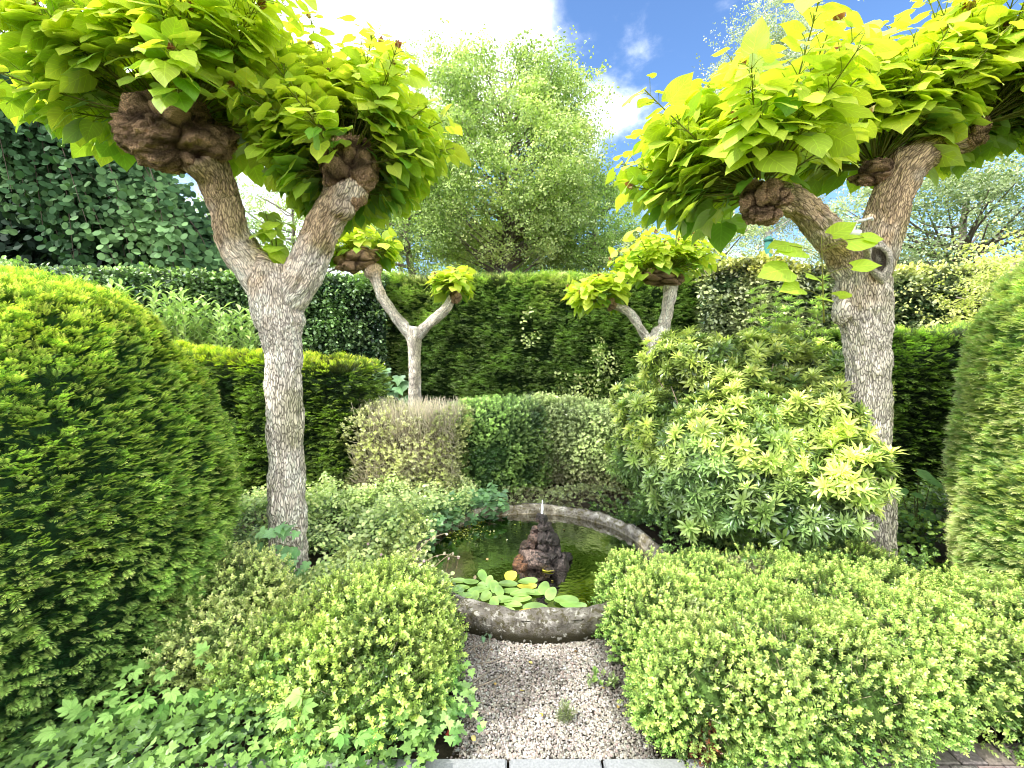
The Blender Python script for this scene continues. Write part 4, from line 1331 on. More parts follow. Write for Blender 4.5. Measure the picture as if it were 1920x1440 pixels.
def twigs(name, parent, pts, nrm_, n, ln, col, r=.002, up=.8, spread=.5):
    a = Acc()
    idx = RNG.integers(0, len(pts), n)
    for i in idx:
        d = unit(nrm_[i] + np.array([0, 0, up]) + RNG.normal(0, spread, 3))
        p0 = pts[i] - nrm_[i] * .1
        l_ = ln * RNG.uniform(.5, 1.2)
        b_ = RNG.normal(0, .12 * l_, 3)
        q = np.array([p0, p0 + d * l_ * .5 + b_, p0 + d * l_])
        a.tube(q, [r, r * .8, r * .45], 3, col=np.array(col) * RNG.uniform(.6, 1.3))
    return a.build(name, M_TWIG, parent)


def dead_patch(pos, col, n):
    k = np.clip(N1(pos, .8) + .1 + .6 * n[:, 2], 0, 1)
    return mixcol(col, (.6, .56, .4), k * .4)


def bh_surface(path, halfw, ztop, dens, p=5.0):
    P_ = path_surface(path, halfw, 0, ztop, p=p)
    pt, nn = sample_grid(P_, dens, away=10)
    m_ = np.array([np.mean([q[0] for q in path]), np.mean([q[1] for q in path]), .4])
    sg = np.sign((nn * (pt - m_)).sum(-1)); nn = nn * sg[:, None]
    k = (unit(CAM - pt) * nn).sum(-1) > -.2
    return pt[k], nn[k]


h1 = hedge('box_hedge', 'half dead box hedge section showing bare grey twigs around the small catalpa stem', [(-1.5, 5.0), (-1.2, 4.95), (-.6, 4.95)], .42, 0, .95, 1150, BOXT, .05, (.95, 1.0, .4), (.5, .5, .24), M_BOX, BG, caps=[(0, (-1, 0)), (-1, (1, 0))], patch=dead_patch, p=5, depth=.12, inset=.12, coremul=.35)
pt, nn = bh_surface([(-1.52, 5.0), (-1.2, 4.95), (-.55, 4.95)], .42, .95, 900)
twigs('twig_tangle', h1, pt, nn, 2400, .2, (.85, .76, .58), r=.0026, up=.9, spread=.45)
h2 = hedge('box_hedge', 'rounded green box hedge section right behind the rock fountain', [(-.55, 5.15), (-.2, 5.35), (.15, 5.6)], .42, 0, .96, 1700, BOXT, .05, (.5, .74, .18), (.07, .16, .04), M_BOX, BG, caps=[(0, (-1, 0)), (-1, (1, 0))], p=4.5)
h3 = hedge('box_hedge', 'pale sunlit box hedge section ending behind the whorled shrub', [(.1, 5.75), (.7, 5.7), (1.3, 5.5), (2.2, 5.1)], .42, 0, .94, 1700, BOXT, .05, (.85, .97, .45), (.26, .36, .12), M_BOX, BG, p=5, patch=lambda pos, col, n: mixcol(col, (.4, .3, .2), np.clip((.3 - pos[:, 2]) / .3, 0, 1) * .6))
pt, nn = bh_surface([(.1, 5.75), (.7, 5.7), (1.3, 5.5), (2.2, 5.1)], .44, .35, 900)
twigs('twig_tangle', h3, pt, nn, 1200, .14, (.5, .4, .32), r=.0025, up=.5)

# ------------------------------------------------------------------ box bushes beside the path
def bush(name, label, blobs, dens, T_, size, c_out, c_in, mat, cat='bush', group=None, patch=None, up=.5, rnd=.95, nup=.5, depth=.11, shrink=.76, pscale=2.0, core=True, zmin=.02, stems=0, tipvar=.45, away=.35, tips=None):
    c = np.mean(np.array(blobs)[:, :2], 0)
    root = thing(name, label, cat, (c[0], c[1], 0), group)
    if core:
        a = Acc(); blob_core(a, blobs, shrink, col=np.array(c_in) * .5); a.build('dark_core', M_CORE, root)  # dark solid blobs stand for the shade within the bush
    pt, nn = tri_blobs(blobs, dens, zmin=zmin, away=away)
    a = Acc()
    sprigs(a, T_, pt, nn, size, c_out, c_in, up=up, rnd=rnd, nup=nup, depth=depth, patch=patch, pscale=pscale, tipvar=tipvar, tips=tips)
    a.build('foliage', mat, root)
    if T_ is BOXT:
        q = RNG.random(len(pt)) < .06
        a = Acc(); m = int(q.sum())
        for k_ in range(3):
            dd = nn[q] * .6 + np.array([0, 0, .5]) + rand_unit(m) * .7
            a.scatter(BOXT, pt[q] + unit(dd) * (.015 + .028 * k_), dd + rand_unit(m) * .3, rand_unit(m), size * RNG.uniform(.8, 1.1, m), jitter(np.array(c_out) * 1.05, m, .2))
        a.build('stray_shoots', mat, root)
    if stems:
        twigs('twig_tangle', root, pt, nn, stems, .12, (.42, .35, .24), r=.0018, up=.4)
    return root, pt, nn


def bb(px, py, d, rx, ry, rz):
    c = W(px, py, d)
    return (c[0], c[1], c[2], rx, ry, rz)


BXG = 'loose box bushes beside the gravel path'
lb = [(-.66, 2.16, .12, .27, .27, .27), (-.56, 1.93, .08, .24, .2, .22), (-.82, 2.4, .13, .3, .26, .22), (-.47, 2.25, .1, .17, .24, .24), (-.9, 2.05, .07, .2, .2, .18), (-.66, 2.55, .1, .25, .22, .22), (-.75, 1.9, .05, .2, .17, .17), (-1.02, 2.3, .08, .24, .22, .18), (-1.12, 2.08, .06, .24, .2, .15)]
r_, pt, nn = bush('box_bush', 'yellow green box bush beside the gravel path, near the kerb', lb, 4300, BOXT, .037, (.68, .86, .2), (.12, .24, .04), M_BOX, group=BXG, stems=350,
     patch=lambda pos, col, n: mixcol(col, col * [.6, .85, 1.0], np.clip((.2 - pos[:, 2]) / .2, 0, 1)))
lb2 = [(-1.62, 2.6, .18, .28, .28, .18), (-1.2, 2.28, .08, .3, .2, .12), (-.98, 2.35, .1, .25, .25, .14), (-1.45, 2.2, .1, .25, .2, .13), (-.9, 2.6, .08, .22, .2, .12), (-1.75, 2.5, .12, .22, .2, .14)]
bush('box_bush', 'greener spreading box bush between the yew dome and the ivy covered trunk foot', lb2, 3800, BOXT, .038, (.9, 1.0, .36), (.16, .28, .06), M_BOX, group=BXG, stems=400, zmin=.05)
rb = []
for (x_, y_, z_, r1, r2, r3) in [(.76, 1.86, .14, .2, .17, .22), (1.05, 1.84, .15, .24, .2, .26), (1.38, 1.88, .15, .26, .2, .26), (1.7, 1.98, .15, .26, .2, .26), (2.05, 1.98, .15, .26, .24, .26), (2.35, 1.95, .2, .26, .26, .3), (.86, 2.0, .2, .3, .27, .3), (1.15, 1.98, .22, .32, .24, .3), (1.5, 2.05, .22, .34, .26, .3), (1.85, 2.12, .22, .34, .26, .32), (.85, 2.4, .22, .3, .35, .3),
                                (1.25, 2.4, .25, .4, .35, .32), (1.7, 2.45, .26, .4, .35, .33), (.78, 2.7, .2, .24, .28, .26), (1.15, 2.8, .22, .36, .3, .28), (1.6, 2.85, .24, .4, .32, .28), (2.1, 2.5, .24, .36, .4, .34), (2.1, 2.95, .2, .34, .3, .26),
                                (2.4, 2.25, .28, .35, .35, .36)]:
    top = np.interp(y_, [1.8, 2.1, 2.9], [.36, .37, .27]) + .03 * sin(x_ * 9 + y_ * 5)
    rb.append((x_, y_ - .06, top - r3 * .82, r1, r2, r3 * .82))


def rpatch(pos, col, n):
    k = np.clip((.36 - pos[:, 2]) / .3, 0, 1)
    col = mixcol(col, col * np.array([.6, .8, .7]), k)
    d = np.clip(1 - np.linalg.norm(pos[:, :2] - np.array([.86, 2.1]), axis=1) / .16, 0, 1) * np.clip((pos[:, 2] - .3) / .15, 0, 1)
    d2_ = np.clip(1 - np.linalg.norm(pos[:, :2] - np.array([1.45, 2.85]), axis=1) / .2, 0, 1)
    return mixcol(col, (.5, .42, .28), np.clip(d * 1.2 + d2_ * 1.1, 0, .8))


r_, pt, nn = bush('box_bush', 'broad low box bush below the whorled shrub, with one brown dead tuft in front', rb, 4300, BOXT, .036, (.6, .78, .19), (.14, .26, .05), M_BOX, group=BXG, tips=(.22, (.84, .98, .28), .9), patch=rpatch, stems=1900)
a = Acc()
p = np.array([.74, 1.68, .0])
n = 60
pos = p + RNG.normal(0, 1, (n, 3)) * [.022, .02, 0] + np.stack([0 * np.arange(n), 0 * np.arange(n), RNG.uniform(.02, .17, n)], -1)
a.scatter(BOXT, pos, rand_unit(n) * .6 + [0, -.6, -.2], rand_unit(n), RNG.uniform(.03, .05, n), jitter((.27, .1, .04), n, .4))
a.build('dead_tuft', M_BOX, r_)

# ------------------------------------------------------------------ large whorled shrub (broad-leaved evergreen)
sb = [bb(1400, 850, 3.75, .72, .6, .62), bb(1250, 800, 4.15, .42, .4, .42), bb(1300, 690, 4.1, .36, .36, .3), bb(1420, 700, 4.0, .45, .4, .3), bb(1520, 800, 3.5, .4, .34, .34),
      bb(1595, 885, 3.05, .24, .22, .16), bb(1470, 950, 3.2, .42, .34, .24), bb(1310, 930, 3.7, .34, .34, .28), bb(1200, 760, 4.5, .25, .28, .3), bb(1210, 850, 4.6, .28, .28, .34), bb(1560, 720, 4.2, .4, .35, .28)]


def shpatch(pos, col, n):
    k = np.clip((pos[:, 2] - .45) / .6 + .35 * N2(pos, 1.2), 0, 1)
    col = mixcol(col * np.array([.5, .62, .7]), col * np.array([1.15, 1.08, .9]), k)  # shade below and sun on top mixed into the leaf colour
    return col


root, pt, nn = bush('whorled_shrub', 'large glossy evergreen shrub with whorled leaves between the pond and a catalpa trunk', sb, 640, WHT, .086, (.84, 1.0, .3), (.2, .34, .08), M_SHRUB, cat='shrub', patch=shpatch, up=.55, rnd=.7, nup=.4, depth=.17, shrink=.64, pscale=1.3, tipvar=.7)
a = Acc()
pt2, nn2 = tri_blobs([tuple(list(b[:3]) + [q * .86 for q in b[3:]]) for b in sb], 420)
sprigs(a, WHB, pt2, nn2, .085, (.26, .42, .09), (.05, .1, .025), up=.35, rnd=.8, depth=.12)
a.build('inner_foliage', M_SHRUB, root)
a = Acc()
s0 = W(1420, 1040, 3.6); s0[2] = 0
for i in range(46):
    b_ = sb[RNG.integers(0, len(sb))]
    e = np.array(b_[:3]) + rand_unit(1)[0] * np.array(b_[3:]) * .95
    mid = (s0 + e) / 2 + RNG.normal(0, .1, 3)
    pts, rr = smooth_path([s0 + RNG.normal(0, .08, 3) * [1, 1, 0], mid, e], [.016, .01, .004], 5)
    a.tube(pts, rr, 5, col=(.3, .23, .17))
twg = a.build('branch_tangle', M_TWIG, root)
# upright shoots behind it
a = Acc()
sh = thing('upright_shrub', 'taller looser shrub with feathery whorls rising between the broad shrub and the hornbeam hedge', 'shrub', W(1500, 700, 4.9) * [1, 1, 0])
for i in range(26):
    bx, by = RNG.uniform(1410, 1580), RNG.uniform(500, 640)
    top = W(bx, by, RNG.uniform(4.5, 5.2)); foot = np.array([top[0] * .97 + RNG.normal(0, .08), top[1] + RNG.normal(0, .1), 0])
    q = np.linspace(0, 1, 7)[:, None]
    a.tube(foot * (1 - q) + top * q, np.linspace(.008, .003, 7), 4, col=(.2, .22, .08))
    for z_ in np.arange(.3, 1.001, .045):
        p = foot * (1 - z_) + top * z_
        a.scatter(WHT, [p], [(RNG.normal(0, .2), RNG.normal(0, .2), 1)], [(1, 0, 0)], [.085 * RNG.uniform(.8, 1.2)], jitter((.6, .8, .2), 1, .25))
a.build('foliage', M_SHRUB, sh)

# ------------------------------------------------------------------ laurel behind the dome
lr = thing('laurel_bush', 'pale laurel shoots peeking over the lower yew hedge, before the hornbeam hedge', 'bush', W(330, 700, 6.3) * [1, 1, 0])
a = Acc()
LLEAF = []
for s_ in range(4):
    t = T(); vs = [(0, 0, 0), (-.11, .25, .03), (-.15, .6, .01), (0, 1, -.2), (.15, .6, .01), (.11, .25, .03), (0, .3, -.02), (0, .65, -.07)]
    t.add(vs, [[0, 6, 1], [1, 6, 7, 2], [2, 7, 3], [0, 5, 6], [5, 4, 7, 6], [4, 3, 7]], 1); LLEAF.append(t.done())
for i in range(150):
    px_ = RNG.uniform(130, 480)
    top_y = np.interp(px_, [140, 200, 300, 420, 480], [520, 535, 535, 570, 590]) + abs(RNG.normal(0, 38))
    dd_ = RNG.uniform(6.0, 6.6)
    top = W(px_, top_y, dd_); foot = top - np.array([RNG.normal(0, .1), RNG.normal(0, .1), RNG.uniform(.6, 1.2)])
    q = np.linspace(0, 1, 6)[:, None]
    ax = foot * (1 - q) + top * q
    a.tube(ax, np.linspace(.006, .003, 6), 4, col=(.3, .4, .12))
    n = 16
    z_ = np.linspace(.1, 1, n)
    p = foot * (1 - z_[:, None]) + top * z_[:, None]
    an_ = np.arange(n) * 2.4 + RNG.uniform(0, 6)
    d = np.stack([np.cos(an_), np.sin(an_), np.full(n, .9)], -1)
    a.scatter(LLEAF, p, d, np.stack([-np.cos(an_) * .6, -np.sin(an_) * .6, np.ones(n)], -1), RNG.uniform(.12, .18, n), jitter((.6, .8, .26), n, .2) * (.45 + .6 * z_[:, None]))
a.build('foliage', M_SHRUB, lr)

# leafy seedling tree in front of the tall hedge
fg = thing('maple_sapling', 'young sapling with lobed blue green leaves beside the small forked catalpa, against the yew hedge', 'sapling', W(722, 800, 6.6) * [1, 1, 0])
a = Acc()
ft = W(722, 800, 6.6); ft[2] = 0
for i in range(7):
    tp = W(RNG.uniform(690, 755), RNG.uniform(680, 790), 6.6 + RNG.normal(0, .1))
    q = np.linspace(0, 1, 5)[:, None]
    a.tube(ft * (1 - q) + tp * q, np.linspace(.012, .003, 5), 4, col=(.2, .25, .1))
for (qx, qy) in [(700, 712), (722, 692), (745, 705), (690, 735), (735, 735), (710, 752), (757, 745), (700, 775), (738, 765), (716, 722), (725, 785), (750, 725), (688, 760), (762, 715), (706, 700), (730, 752)]:
    g_ = W(qx + RNG.normal(0, 3), qy, 6.5 + RNG.normal(0, .08))
    a.scatter(IVYT, [g_], [(RNG.normal(0, .5), -.5, -.35)], [(0, -.55, .9)], [RNG.uniform(.16, .24)], jitter((.2, .36, .16), 1, .2))
a.build('foliage', M_IVY, fg)
# pale climbing shoots on the yew hedge near the second small catalpa
cl = thing('climbing_sprig', 'pale thin leafy shoots growing out of the yew hedge near the shrub', 'climber', W(1130, 800, 7.3) * [1, 1, 0])
a = Acc()
for (qx, qy, n_) in ((1128, 660, 26), (1090, 740, 24), (1060, 752, 20), (1120, 742, 22), (1150, 700, 20), (990, 620, 12)):
    p = W(qx, qy, 7.45)
    pos = p + RNG.normal(0, 1, (n_, 3)) * [.09, .04, .2]
    a.scatter(LEAF5, pos, rand_unit(n_) + [0, -.3, .3], rand_unit(n_) + [0, -.6, .6], RNG.uniform(.07, .12, n_), jitter((.5, .58, .22), n_, .2))
a.build('foliage', M_BOX, cl)

# ------------------------------------------------------------------ ground cover
def groundcover(name, label, cat, region, dens, T_, size, c_out, c_in, mat, height, kind='stuff', tilt=.5, layers=3, seed=0):
    """region(x,y)->bool, height(x,y)->z"""
    x0, x1, y0, y1, fn = region
    n = int((x1 - x0) * (y1 - y0) * dens)
    x = RNG.uniform(x0, x1, n); y = RNG.uniform(y0, y1, n)
    k = fn(x, y); x, y = x[k], y[k]; n = len(x)
    h = height(x, y)
    f = RNG.random(n)
    z = .01 + h * (.35 + .65 * f)
    pos = np.stack([x, y, z], -1)
    d = rand_unit(n) * [1, 1, .4] + [0, -.25, 0]
    nr = np.array([0, -.25, 1.0]) + rand_unit(n) * tilt
    col = mixcol(c_in, c_out, np.clip(f + RNG.normal(0, .25, n), 0, 1)) * RNG.uniform(.85, 1.15, (n, 1))
    a = Acc()
    a.scatter(T_, pos, d, nr, size * RNG.uniform(.6, 1.3, n), col)
    return tag(a.build(name, mat), label, cat, kind=kind)


not_pond = lambda x, y: np.hypot(x - PC[0], y - PC[1]) > RO + .0
hgt = lambda s, b=.08, a_=.12: (lambda x, y: np.maximum(.03, b + a_ * (.5 + .5 * N2(np.stack([x, y, 0 * x], -1), s))))
groundcover('ivy_patch', 'dark glossy ivy and creeper carpeting the bed at the foot of the yew dome', 'ivy',
            (-2.3, -.3, 1.5, 2.75, lambda x, y: (x < XL(y) + .05)), 2600, IVYT, .036, (.3, .5, .12), (.04, .11, .03), M_IVY, hgt(1.2, .04, .12))
groundcover('creeper_patch', 'pale five leaflet creeper sprawling over the ivy near the kerb', 'creeper',
            (-1.75, -.5, 1.6, 2.1, lambda x, y: N3(np.stack([x, y, 0 * x], -1), .9) > -.35), 420, PALT, .046, (.5, .78, .22), (.2, .42, .1), M_IVY, hgt(1.4, .13, .12), tilt=.35)
groundcover('creeper_patch', 'pale creeper stems spilling onto the gravel beside the yellow green box bush', 'creeper',
            (-.42, -.1, 1.69, 2.15, lambda x, y: x < XL(y) + .09), 1300, IVYT, .036, (.5, .76, .24), (.15, .33, .09), M_IVY, hgt(2, .04, .12), tilt=.5)
groundcover('undergrowth', 'mixed pale weeds and ivy between the catalpa trunk and the pond', 'undergrowth',
            (-2.5, -.35, 2.7, 5.0, lambda x, y: (np.hypot(x - PC[0], y - PC[1]) > .8) & (np.hypot(x + 1.56, y - 3.2) > .19)), 1700, LEAF5, .06, (.78, .92, .36), (.18, .3, .1), M_BOX, lambda x, y: hgt(.9, .1, .26)(x, y) * np.where((y < 3.3) & (x < -1.0), .5, 1))
groundcover('undergrowth', 'low box shoots and geranium leaves between the pond rim and the near box bush', 'undergrowth',
            (-1.25, -.4, 2.5, 3.7, lambda x, y: (np.hypot(x - PC[0], y - PC[1]) > .84) & (np.hypot(x + 1.56, y - 3.2) > .19)), 2600, BOXT, .045, (.88, .98, .36), (.2, .32, .08), M_BOX, lambda x, y: hgt(1.4, .1, .16)(x, y) * np.where(x < -.95, .6, 1.15), tilt=1.0)
groundcover('ivy_patch', 'ivy trailing over the shaded rim of the pond below the half dead box hedge', 'ivy',
            (-1.1, .05, 3.4, 4.6, lambda x, y: (np.abs(np.hypot(x - PC[0], y - PC[1]) - .93) < .17) & (y > 3.3 + .3 * (x + .7)) & (x < -.05)), 1700, IVYT, .058, (.34, .6, .24), (.07, .16, .06), M_IVY, lambda x, y: .24 + .06 * N1(np.stack([x, y, 0 * x], -1), 2))
groundcover('undergrowth', 'shaded small leaved shoots under the whorled shrub next to the pond', 'undergrowth',
            (.75, 2.6, 2.75, 4.4, lambda x, y: not_pond(x, y)), 1500, BOXT, .05, (.34, .56, .13), (.06, .14, .035), M_BOX, hgt(1.1, .15, .2), tilt=1.0)
groundcover('undergrowth', 'pale leafy weeds along the back of the pond under the box hedge', 'undergrowth',
            (-.3, 1.9, 4.2, 5.2, lambda x, y: not_pond(x, y)), 700, BOXT, .045, (.6, .7, .32), (.3, .27, .15), M_BOX, hgt(1.1, .04, .1), tilt=1.0)
groundcover('undergrowth', 'dark leaves in the gap between the trunk with the oval wound and the golden dome', 'undergrowth',
            (2.5, 4.2, 2.9, 4.8, lambda x, y: x > 0), 420, LEAF5, .08, (.36, .55, .09), (.05, .11, .03), M_BOX, hgt(.8, .1, .3))

# ivy climbing the near trunk
a = Acc()
iv_ = []
for (qx, qy) in [(545, 1010), (520, 1030), (555, 1030), (535, 1050), (505, 1055), (560, 1062), (530, 1075), (548, 1085), (515, 1085), (575, 1085), (492, 1095), (540, 1100), (560, 1110), (520, 1112), (505, 1120), (582, 1105), (535, 1128), (552, 1020), (490, 1035), (528, 1010), (566, 1130), (512, 1140), (547, 1150)]:
    for _ in range(2): iv_.append(W(qx + RNG.normal(0, 9), qy - 24 + RNG.normal(0, 14), 2.97 + RNG.uniform(-.05, .05)))
iv_ = np.array(iv_); n = len(iv_)
a.scatter(IVYT, iv_, rand_unit(n) * .5 + [0, -.4, -.4], rand_unit(n) * .3 + [0, -.7, .7], RNG.uniform(.055, .095, n), jitter((.34, .58, .28), n, .25))
for i in range(0, n - 3, 5):
    a.tube(np.array([iv_[i] + [0, .05, 0], (iv_[i] + iv_[i + 3]) / 2 + [0, .04, 0], iv_[i + 3] + [0, .05, 0]]), .003, 4, col=(.2, .15, .08))
o = tag(a.build('climbing_ivy', M_IVY), 'blue green ivy climbing the foot of the big catalpa by the dome', 'ivy')

# hazel-like broad leaves beside the other trunk
a = Acc()
hz = thing('broad_leaved_sapling', 'sapling with a few large round leaves in the dark gap beside the golden dome', 'sapling', W(1720, 1000, 3.6) * [1, 1, 0])
ft = W(1715, 1060, 3.7); ft[2] = 0
for (qx, qy, s_) in [(1722, 885, .13), (1745, 900, .1), (1700, 965, .12), (1725, 960, .13), (1680, 1000, .1), (1700, 1005, .13), (1740, 1030, .1), (1690, 915, .09), (1755, 985, .09), (1730, 1010, .1), (1715, 925, .08)]:
    g_ = W(qx, qy, 3.65 + RNG.normal(0, .08))
    q = np.linspace(0, 1, 4)[:, None]
    a.tube(ft * (1 - q) + (g_ + [0, 0, -.02]) * q, np.linspace(.007, .002, 4), 4, col=(.2, .2, .08))
    a.scatter(CATT, [g_], [(RNG.normal(0, .6), -.6, -.2)], [(0, -.5, 1)], [s_], jitter((.2, .38, .1), 1, .25))
a.build('foliage', M_IVY, hz)

# pink and white geranium flowers near the rim
fl = T()
for k_ in range(5):
    an_ = k_ * 2 * pi / 5
    vs, f = oval(.5, .42, .1)
    fl.add(place(vs, (0, 0, 0), (cos(an_), sin(an_), .25), (0, 0, 1)), f, 1)
fl.done()
M_PETAL = leaf_mat('petal', trans=.35, tcol=(1, 1, 1), gloss=.02, vary=.1)
spots = [(770, 1030), (757, 1065), (765, 1072), (738, 1085), (752, 1095), (715, 1040), (728, 1058), (795, 1052), (812, 1062), (842, 1047), (860, 1046), (832, 1075), (690, 1020), (1290, 1105), (1265, 1108)]
for i, (qx, qy) in enumerate(spots):
    d_ = np.interp(qy, [1000, 1110], [3.2, 2.65]); p = W(qx, qy, d_)
    gr = thing('geranium', ['small pale pink flower on a thin stem beside the pond rim', 'small deep pink flower among the weeds by the rim'][i in (1, 2)], 'flower', (p[0], p[1], 0), 'geranium flowers beside the pond')
    a = Acc(); q = np.linspace(0, 1, 4)[:, None]
    ft = np.array([p[0] - .04, p[1] + .02, .05])
    a.tube(ft * (1 - q) + p * q, .0015, 4, col=(.35, .25, .15)); a.build('stem', M_TWIG, gr)
    a = Acc(); a.scatter(fl, [p], [(0, .3, .3)], [(RNG.normal(0, .3), -.6, .8)], [.022], [(.75, .5, .55) if i not in (1, 2) else (.6, .08, .15)]); a.build('petal', M_PETAL, gr)

# dry arching stems leaning over the pond
for k_, (p0, p1) in enumerate((((790, 1045), (862, 1045)), ((785, 1030), (835, 1000)), ((800, 1085), (850, 1035)))):
    a = Acc()
    A_, B_ = W(*p0, 3.0), W(*p1, 2.95)
    pts, rr = smooth_path([A_ + [-.1, 0, -.1], (A_ + B_) / 2 + [0, 0, .03], B_], [.003, .0025, .0015], 5)
    a.tube(pts, rr, 5, col=(.45, .35, .24))
    a.scatter(ONE, pts[4::2], rand_unit(len(pts[4::2])), rand_unit(len(pts[4::2])), .022, jitter((.6, .52, .4), len(pts[4::2])))
    tag(a.build('dry_stem', M_TWIG), 'thin dry seed stem arching over the dark water', 'stem', 'dry stems leaning over the pond')

# twigs lying on the gravel
for i in range(9):
    a = Acc()
    x_, y_ = RNG.uniform(-.36, -.05), RNG.uniform(2.1, 2.42)
    an_ = RNG.uniform(.2, 2.2); l_ = RNG.uniform(.08, .2)
    c_ = np.array([x_, y_, .02]); d_ = np.array([cos(an_), sin(an_), .1])
    a.tube(np.array([c_ - d_ * l_ / 2, c_ + RNG.normal(0, .012, 3) * [1, 1, .2], c_ + d_ * l_ / 2]), [.003, .0028, .0015], 5, col=(.3, .25, .19))
    tag(a.build('fallen_twig', M_TWIG), 'thin dry twig lying on the gravel by the pond rim', 'twig', 'twigs lying on the gravel')

# weeds in the gravel
def weed(px_, py_, lb, n, size, col, T_, h=.03):
    p = on_plane(px_, py_, .01)
    a = Acc()
    pos = p + np.stack([RNG.normal(0, .012, n), RNG.normal(0, .012, n), RNG.uniform(0, h, n)], -1)
    a.scatter(T_, pos, rand_unit(n) * .5 + [0, 0, .8], rand_unit(n), size * RNG.uniform(.6, 1.2, n), jitter(col, n))
    tag(a.build('weed', M_BOX), lb, 'weed')


weed(1058, 1352, 'wispy tuft of thin grass in the middle of the gravel', 26, .06, (.3, .38, .14), YEWF)
weed(1118, 1282, 'small upright weed in the gravel beside the large box bush', 14, .035, (.3, .48, .1), BOXT, .07)
weed(1105, 1286, 'flat pale weed leaves below the upright weed', 5, .03, (.38, .5, .2), BOXT, .01)
weed(1147, 1285, 'pale weed touching the edge of the large box bush', 14, .035, (.34, .45, .15), BOXT, .02)
weed(1010, 1338, 'single yellow leaf lying on the gravel', 1, .02, (.6, .55, .05), ONE, .005)
weed(910, 1198, 'tiny pale ivy seedling under the pond rim', 4, .03, (.3, .5, .3), IVYT, .02)
weed(850, 1385, 'red and green seedling at the edge of the gravel', 5, .035, (.5, .08, .06), IVYT, .03)

# ------------------------------------------------------------------ background trees
def tree(label, cx, base_d, top_z, crown_c, crown_r, n_cl, per, leaf, col_hi, col_lo, mat, T_=LEAF5, trunk_r=.2, cl_r=.55, seed=0, group='trees beyond the hedge', droop=0, fill=.45, lean=0, bark=(.2, .17, .14), name='broadleaf_tree', lowz=2.0, ups=.5):
    rg = np.random.default_rng(seed)
    base = np.array([cx, base_d, 0.])
    root = thing(name, label, 'tree', base, group)
    C_ = np.array(crown_c, float); R_ = np.array(crown_r, float)
    tr = Acc()
    top = C_ + [lean, 0, R_[2] * .8]
    mid = C_ - [0, 0, R_[2] * .4]
    tp, trd = smooth_path([base, (base + mid) / 2 + rg.normal(0, .15, 3), mid, C_, top], [trunk_r, trunk_r * .85, trunk_r * .65, trunk_r * .4, .02], 8)
    tr.tube(tp, trd, 9, col=bark)
    d = unit(rg.normal(size=(n_cl, 3)))
    if seed in (1, 7): d = np.sign(d) * np.abs(d) ** .72; d = d * np.array([1.0, 1.0, .95]) * .93
    rr = rg.uniform(fill, 1, n_cl) ** .6
    nz = Noise(seed + 100, 3)
    cc = C_ + d * R_ * rr[:, None] * (1 + .09 * nz(d, .35))[:, None] * np.array([1.07, 1.07, .95])
    cc[:, 2] = np.maximum(cc[:, 2], lowz)
    for i in range(n_cl):
        if i % 2 == 0:
            zt_ = cc[i, 2] - np.linalg.norm(cc[i, :2] - C_[:2]) * ups
            j = np.argmin(np.abs(tp[:, 2] - max(zt_, base[2] + 1)))
            p0 = tp[j]
            m_ = (p0 + cc[i]) / 2 + rg.normal(0, .15, 3) - [0, 0, .1]
            q, qr = smooth_path([p0, m_, cc[i]], [min(trd[j] * .5, .07), .03, .01], 4)
            tr.tube(q, qr, 5, col=bark)
    tr.build('trunk', M_TWIG, root)
    n = n_cl * per
    ci = np.repeat(np.arange(n_cl), per)
    off = rg.normal(size=(n, 3)) * cl_r * np.array([1, 1, .6]) * rg.uniform(.5, 1.2, (n_cl, 1))[ci]
    off[:, 2] -= droop * np.abs(rg.normal(size=n)) * cl_r
    pos = cc[ci] + off
    hgt_ = off[:, 2] / cl_r
    k = np.clip(.5 + .3 * hgt_ + rg.normal(0, .25, n) + .2 * nz(pos, .12), 0, 1)
    col = mixcol(col_lo, col_hi, k)
    a = Acc()
    a.scatter(T_, pos, unit(rg.normal(size=(n, 3))) + [0, 0, -droop], unit(rg.normal(size=(n, 3))) * .8 + [-.1, -.2, .7], leaf * rg.uniform(.7, 1.3, n), col)
    a.build('crown', mat, root)
    return root


def cr(px0, px1, py0, py1, d, dep=1.0):
    a_ = W(px0, (py0 + py1) / 2, d); b_ = W(px1, (py0 + py1) / 2, d)
    t_ = W((px0 + px1) / 2, py0, d); u_ = W((px0 + px1) / 2, py1, d)
    c = (a_ + b_) / 2; c[2] = (t_[2] + u_[2]) / 2
    return c, (abs(b_[0] - a_[0]) / 2, abs(b_[0] - a_[0]) / 2 * dep, (t_[2] - u_[2]) / 2)


c, r = cr(776, 1122, 95, 520, 19)
tree('tall bushy light green tree standing directly behind the yew hedge', c[0], 19, 0, c, r, 320, 84, .17, (.84, .95, .4), (.28, .4, .14), M_TREE, seed=1, cl_r=.48, trunk_r=.25)
c, r = cr(660, 860, 210, 560, 17)
tree('low spreading tree with dark crooked branches between the small catalpa and the tall tree', c[0] + 1, 17, 0, c, r, 60, 70, .15, (0.64, 0.80, 0.27), (0.24, 0.34, 0.12), M_TREE, seed=2, cl_r=.5, trunk_r=.18, fill=.2)
c, r = cr(1040, 1190, 330, 540, 20)
tree('smaller round tree beside the tall light green tree', c[0], 20, 0, c, r, 60, 85, .16, (0.67, 0.85, 0.29), (0.22, 0.34, 0.12), M_TREE, seed=3, cl_r=.5, trunk_r=.15)
c, r = cr(700, 800, 80, 420, 26)
tree('thin distant tree partly behind the tall light green tree', c[0], 26, 0, c, r, 50, 55, .17, (0.72, 0.85, 0.40), (0.34, 0.48, 0.20), M_TREE, seed=4, cl_r=.6, trunk_r=.16)
c, r = cr(400, 700, 300, 560, 15)
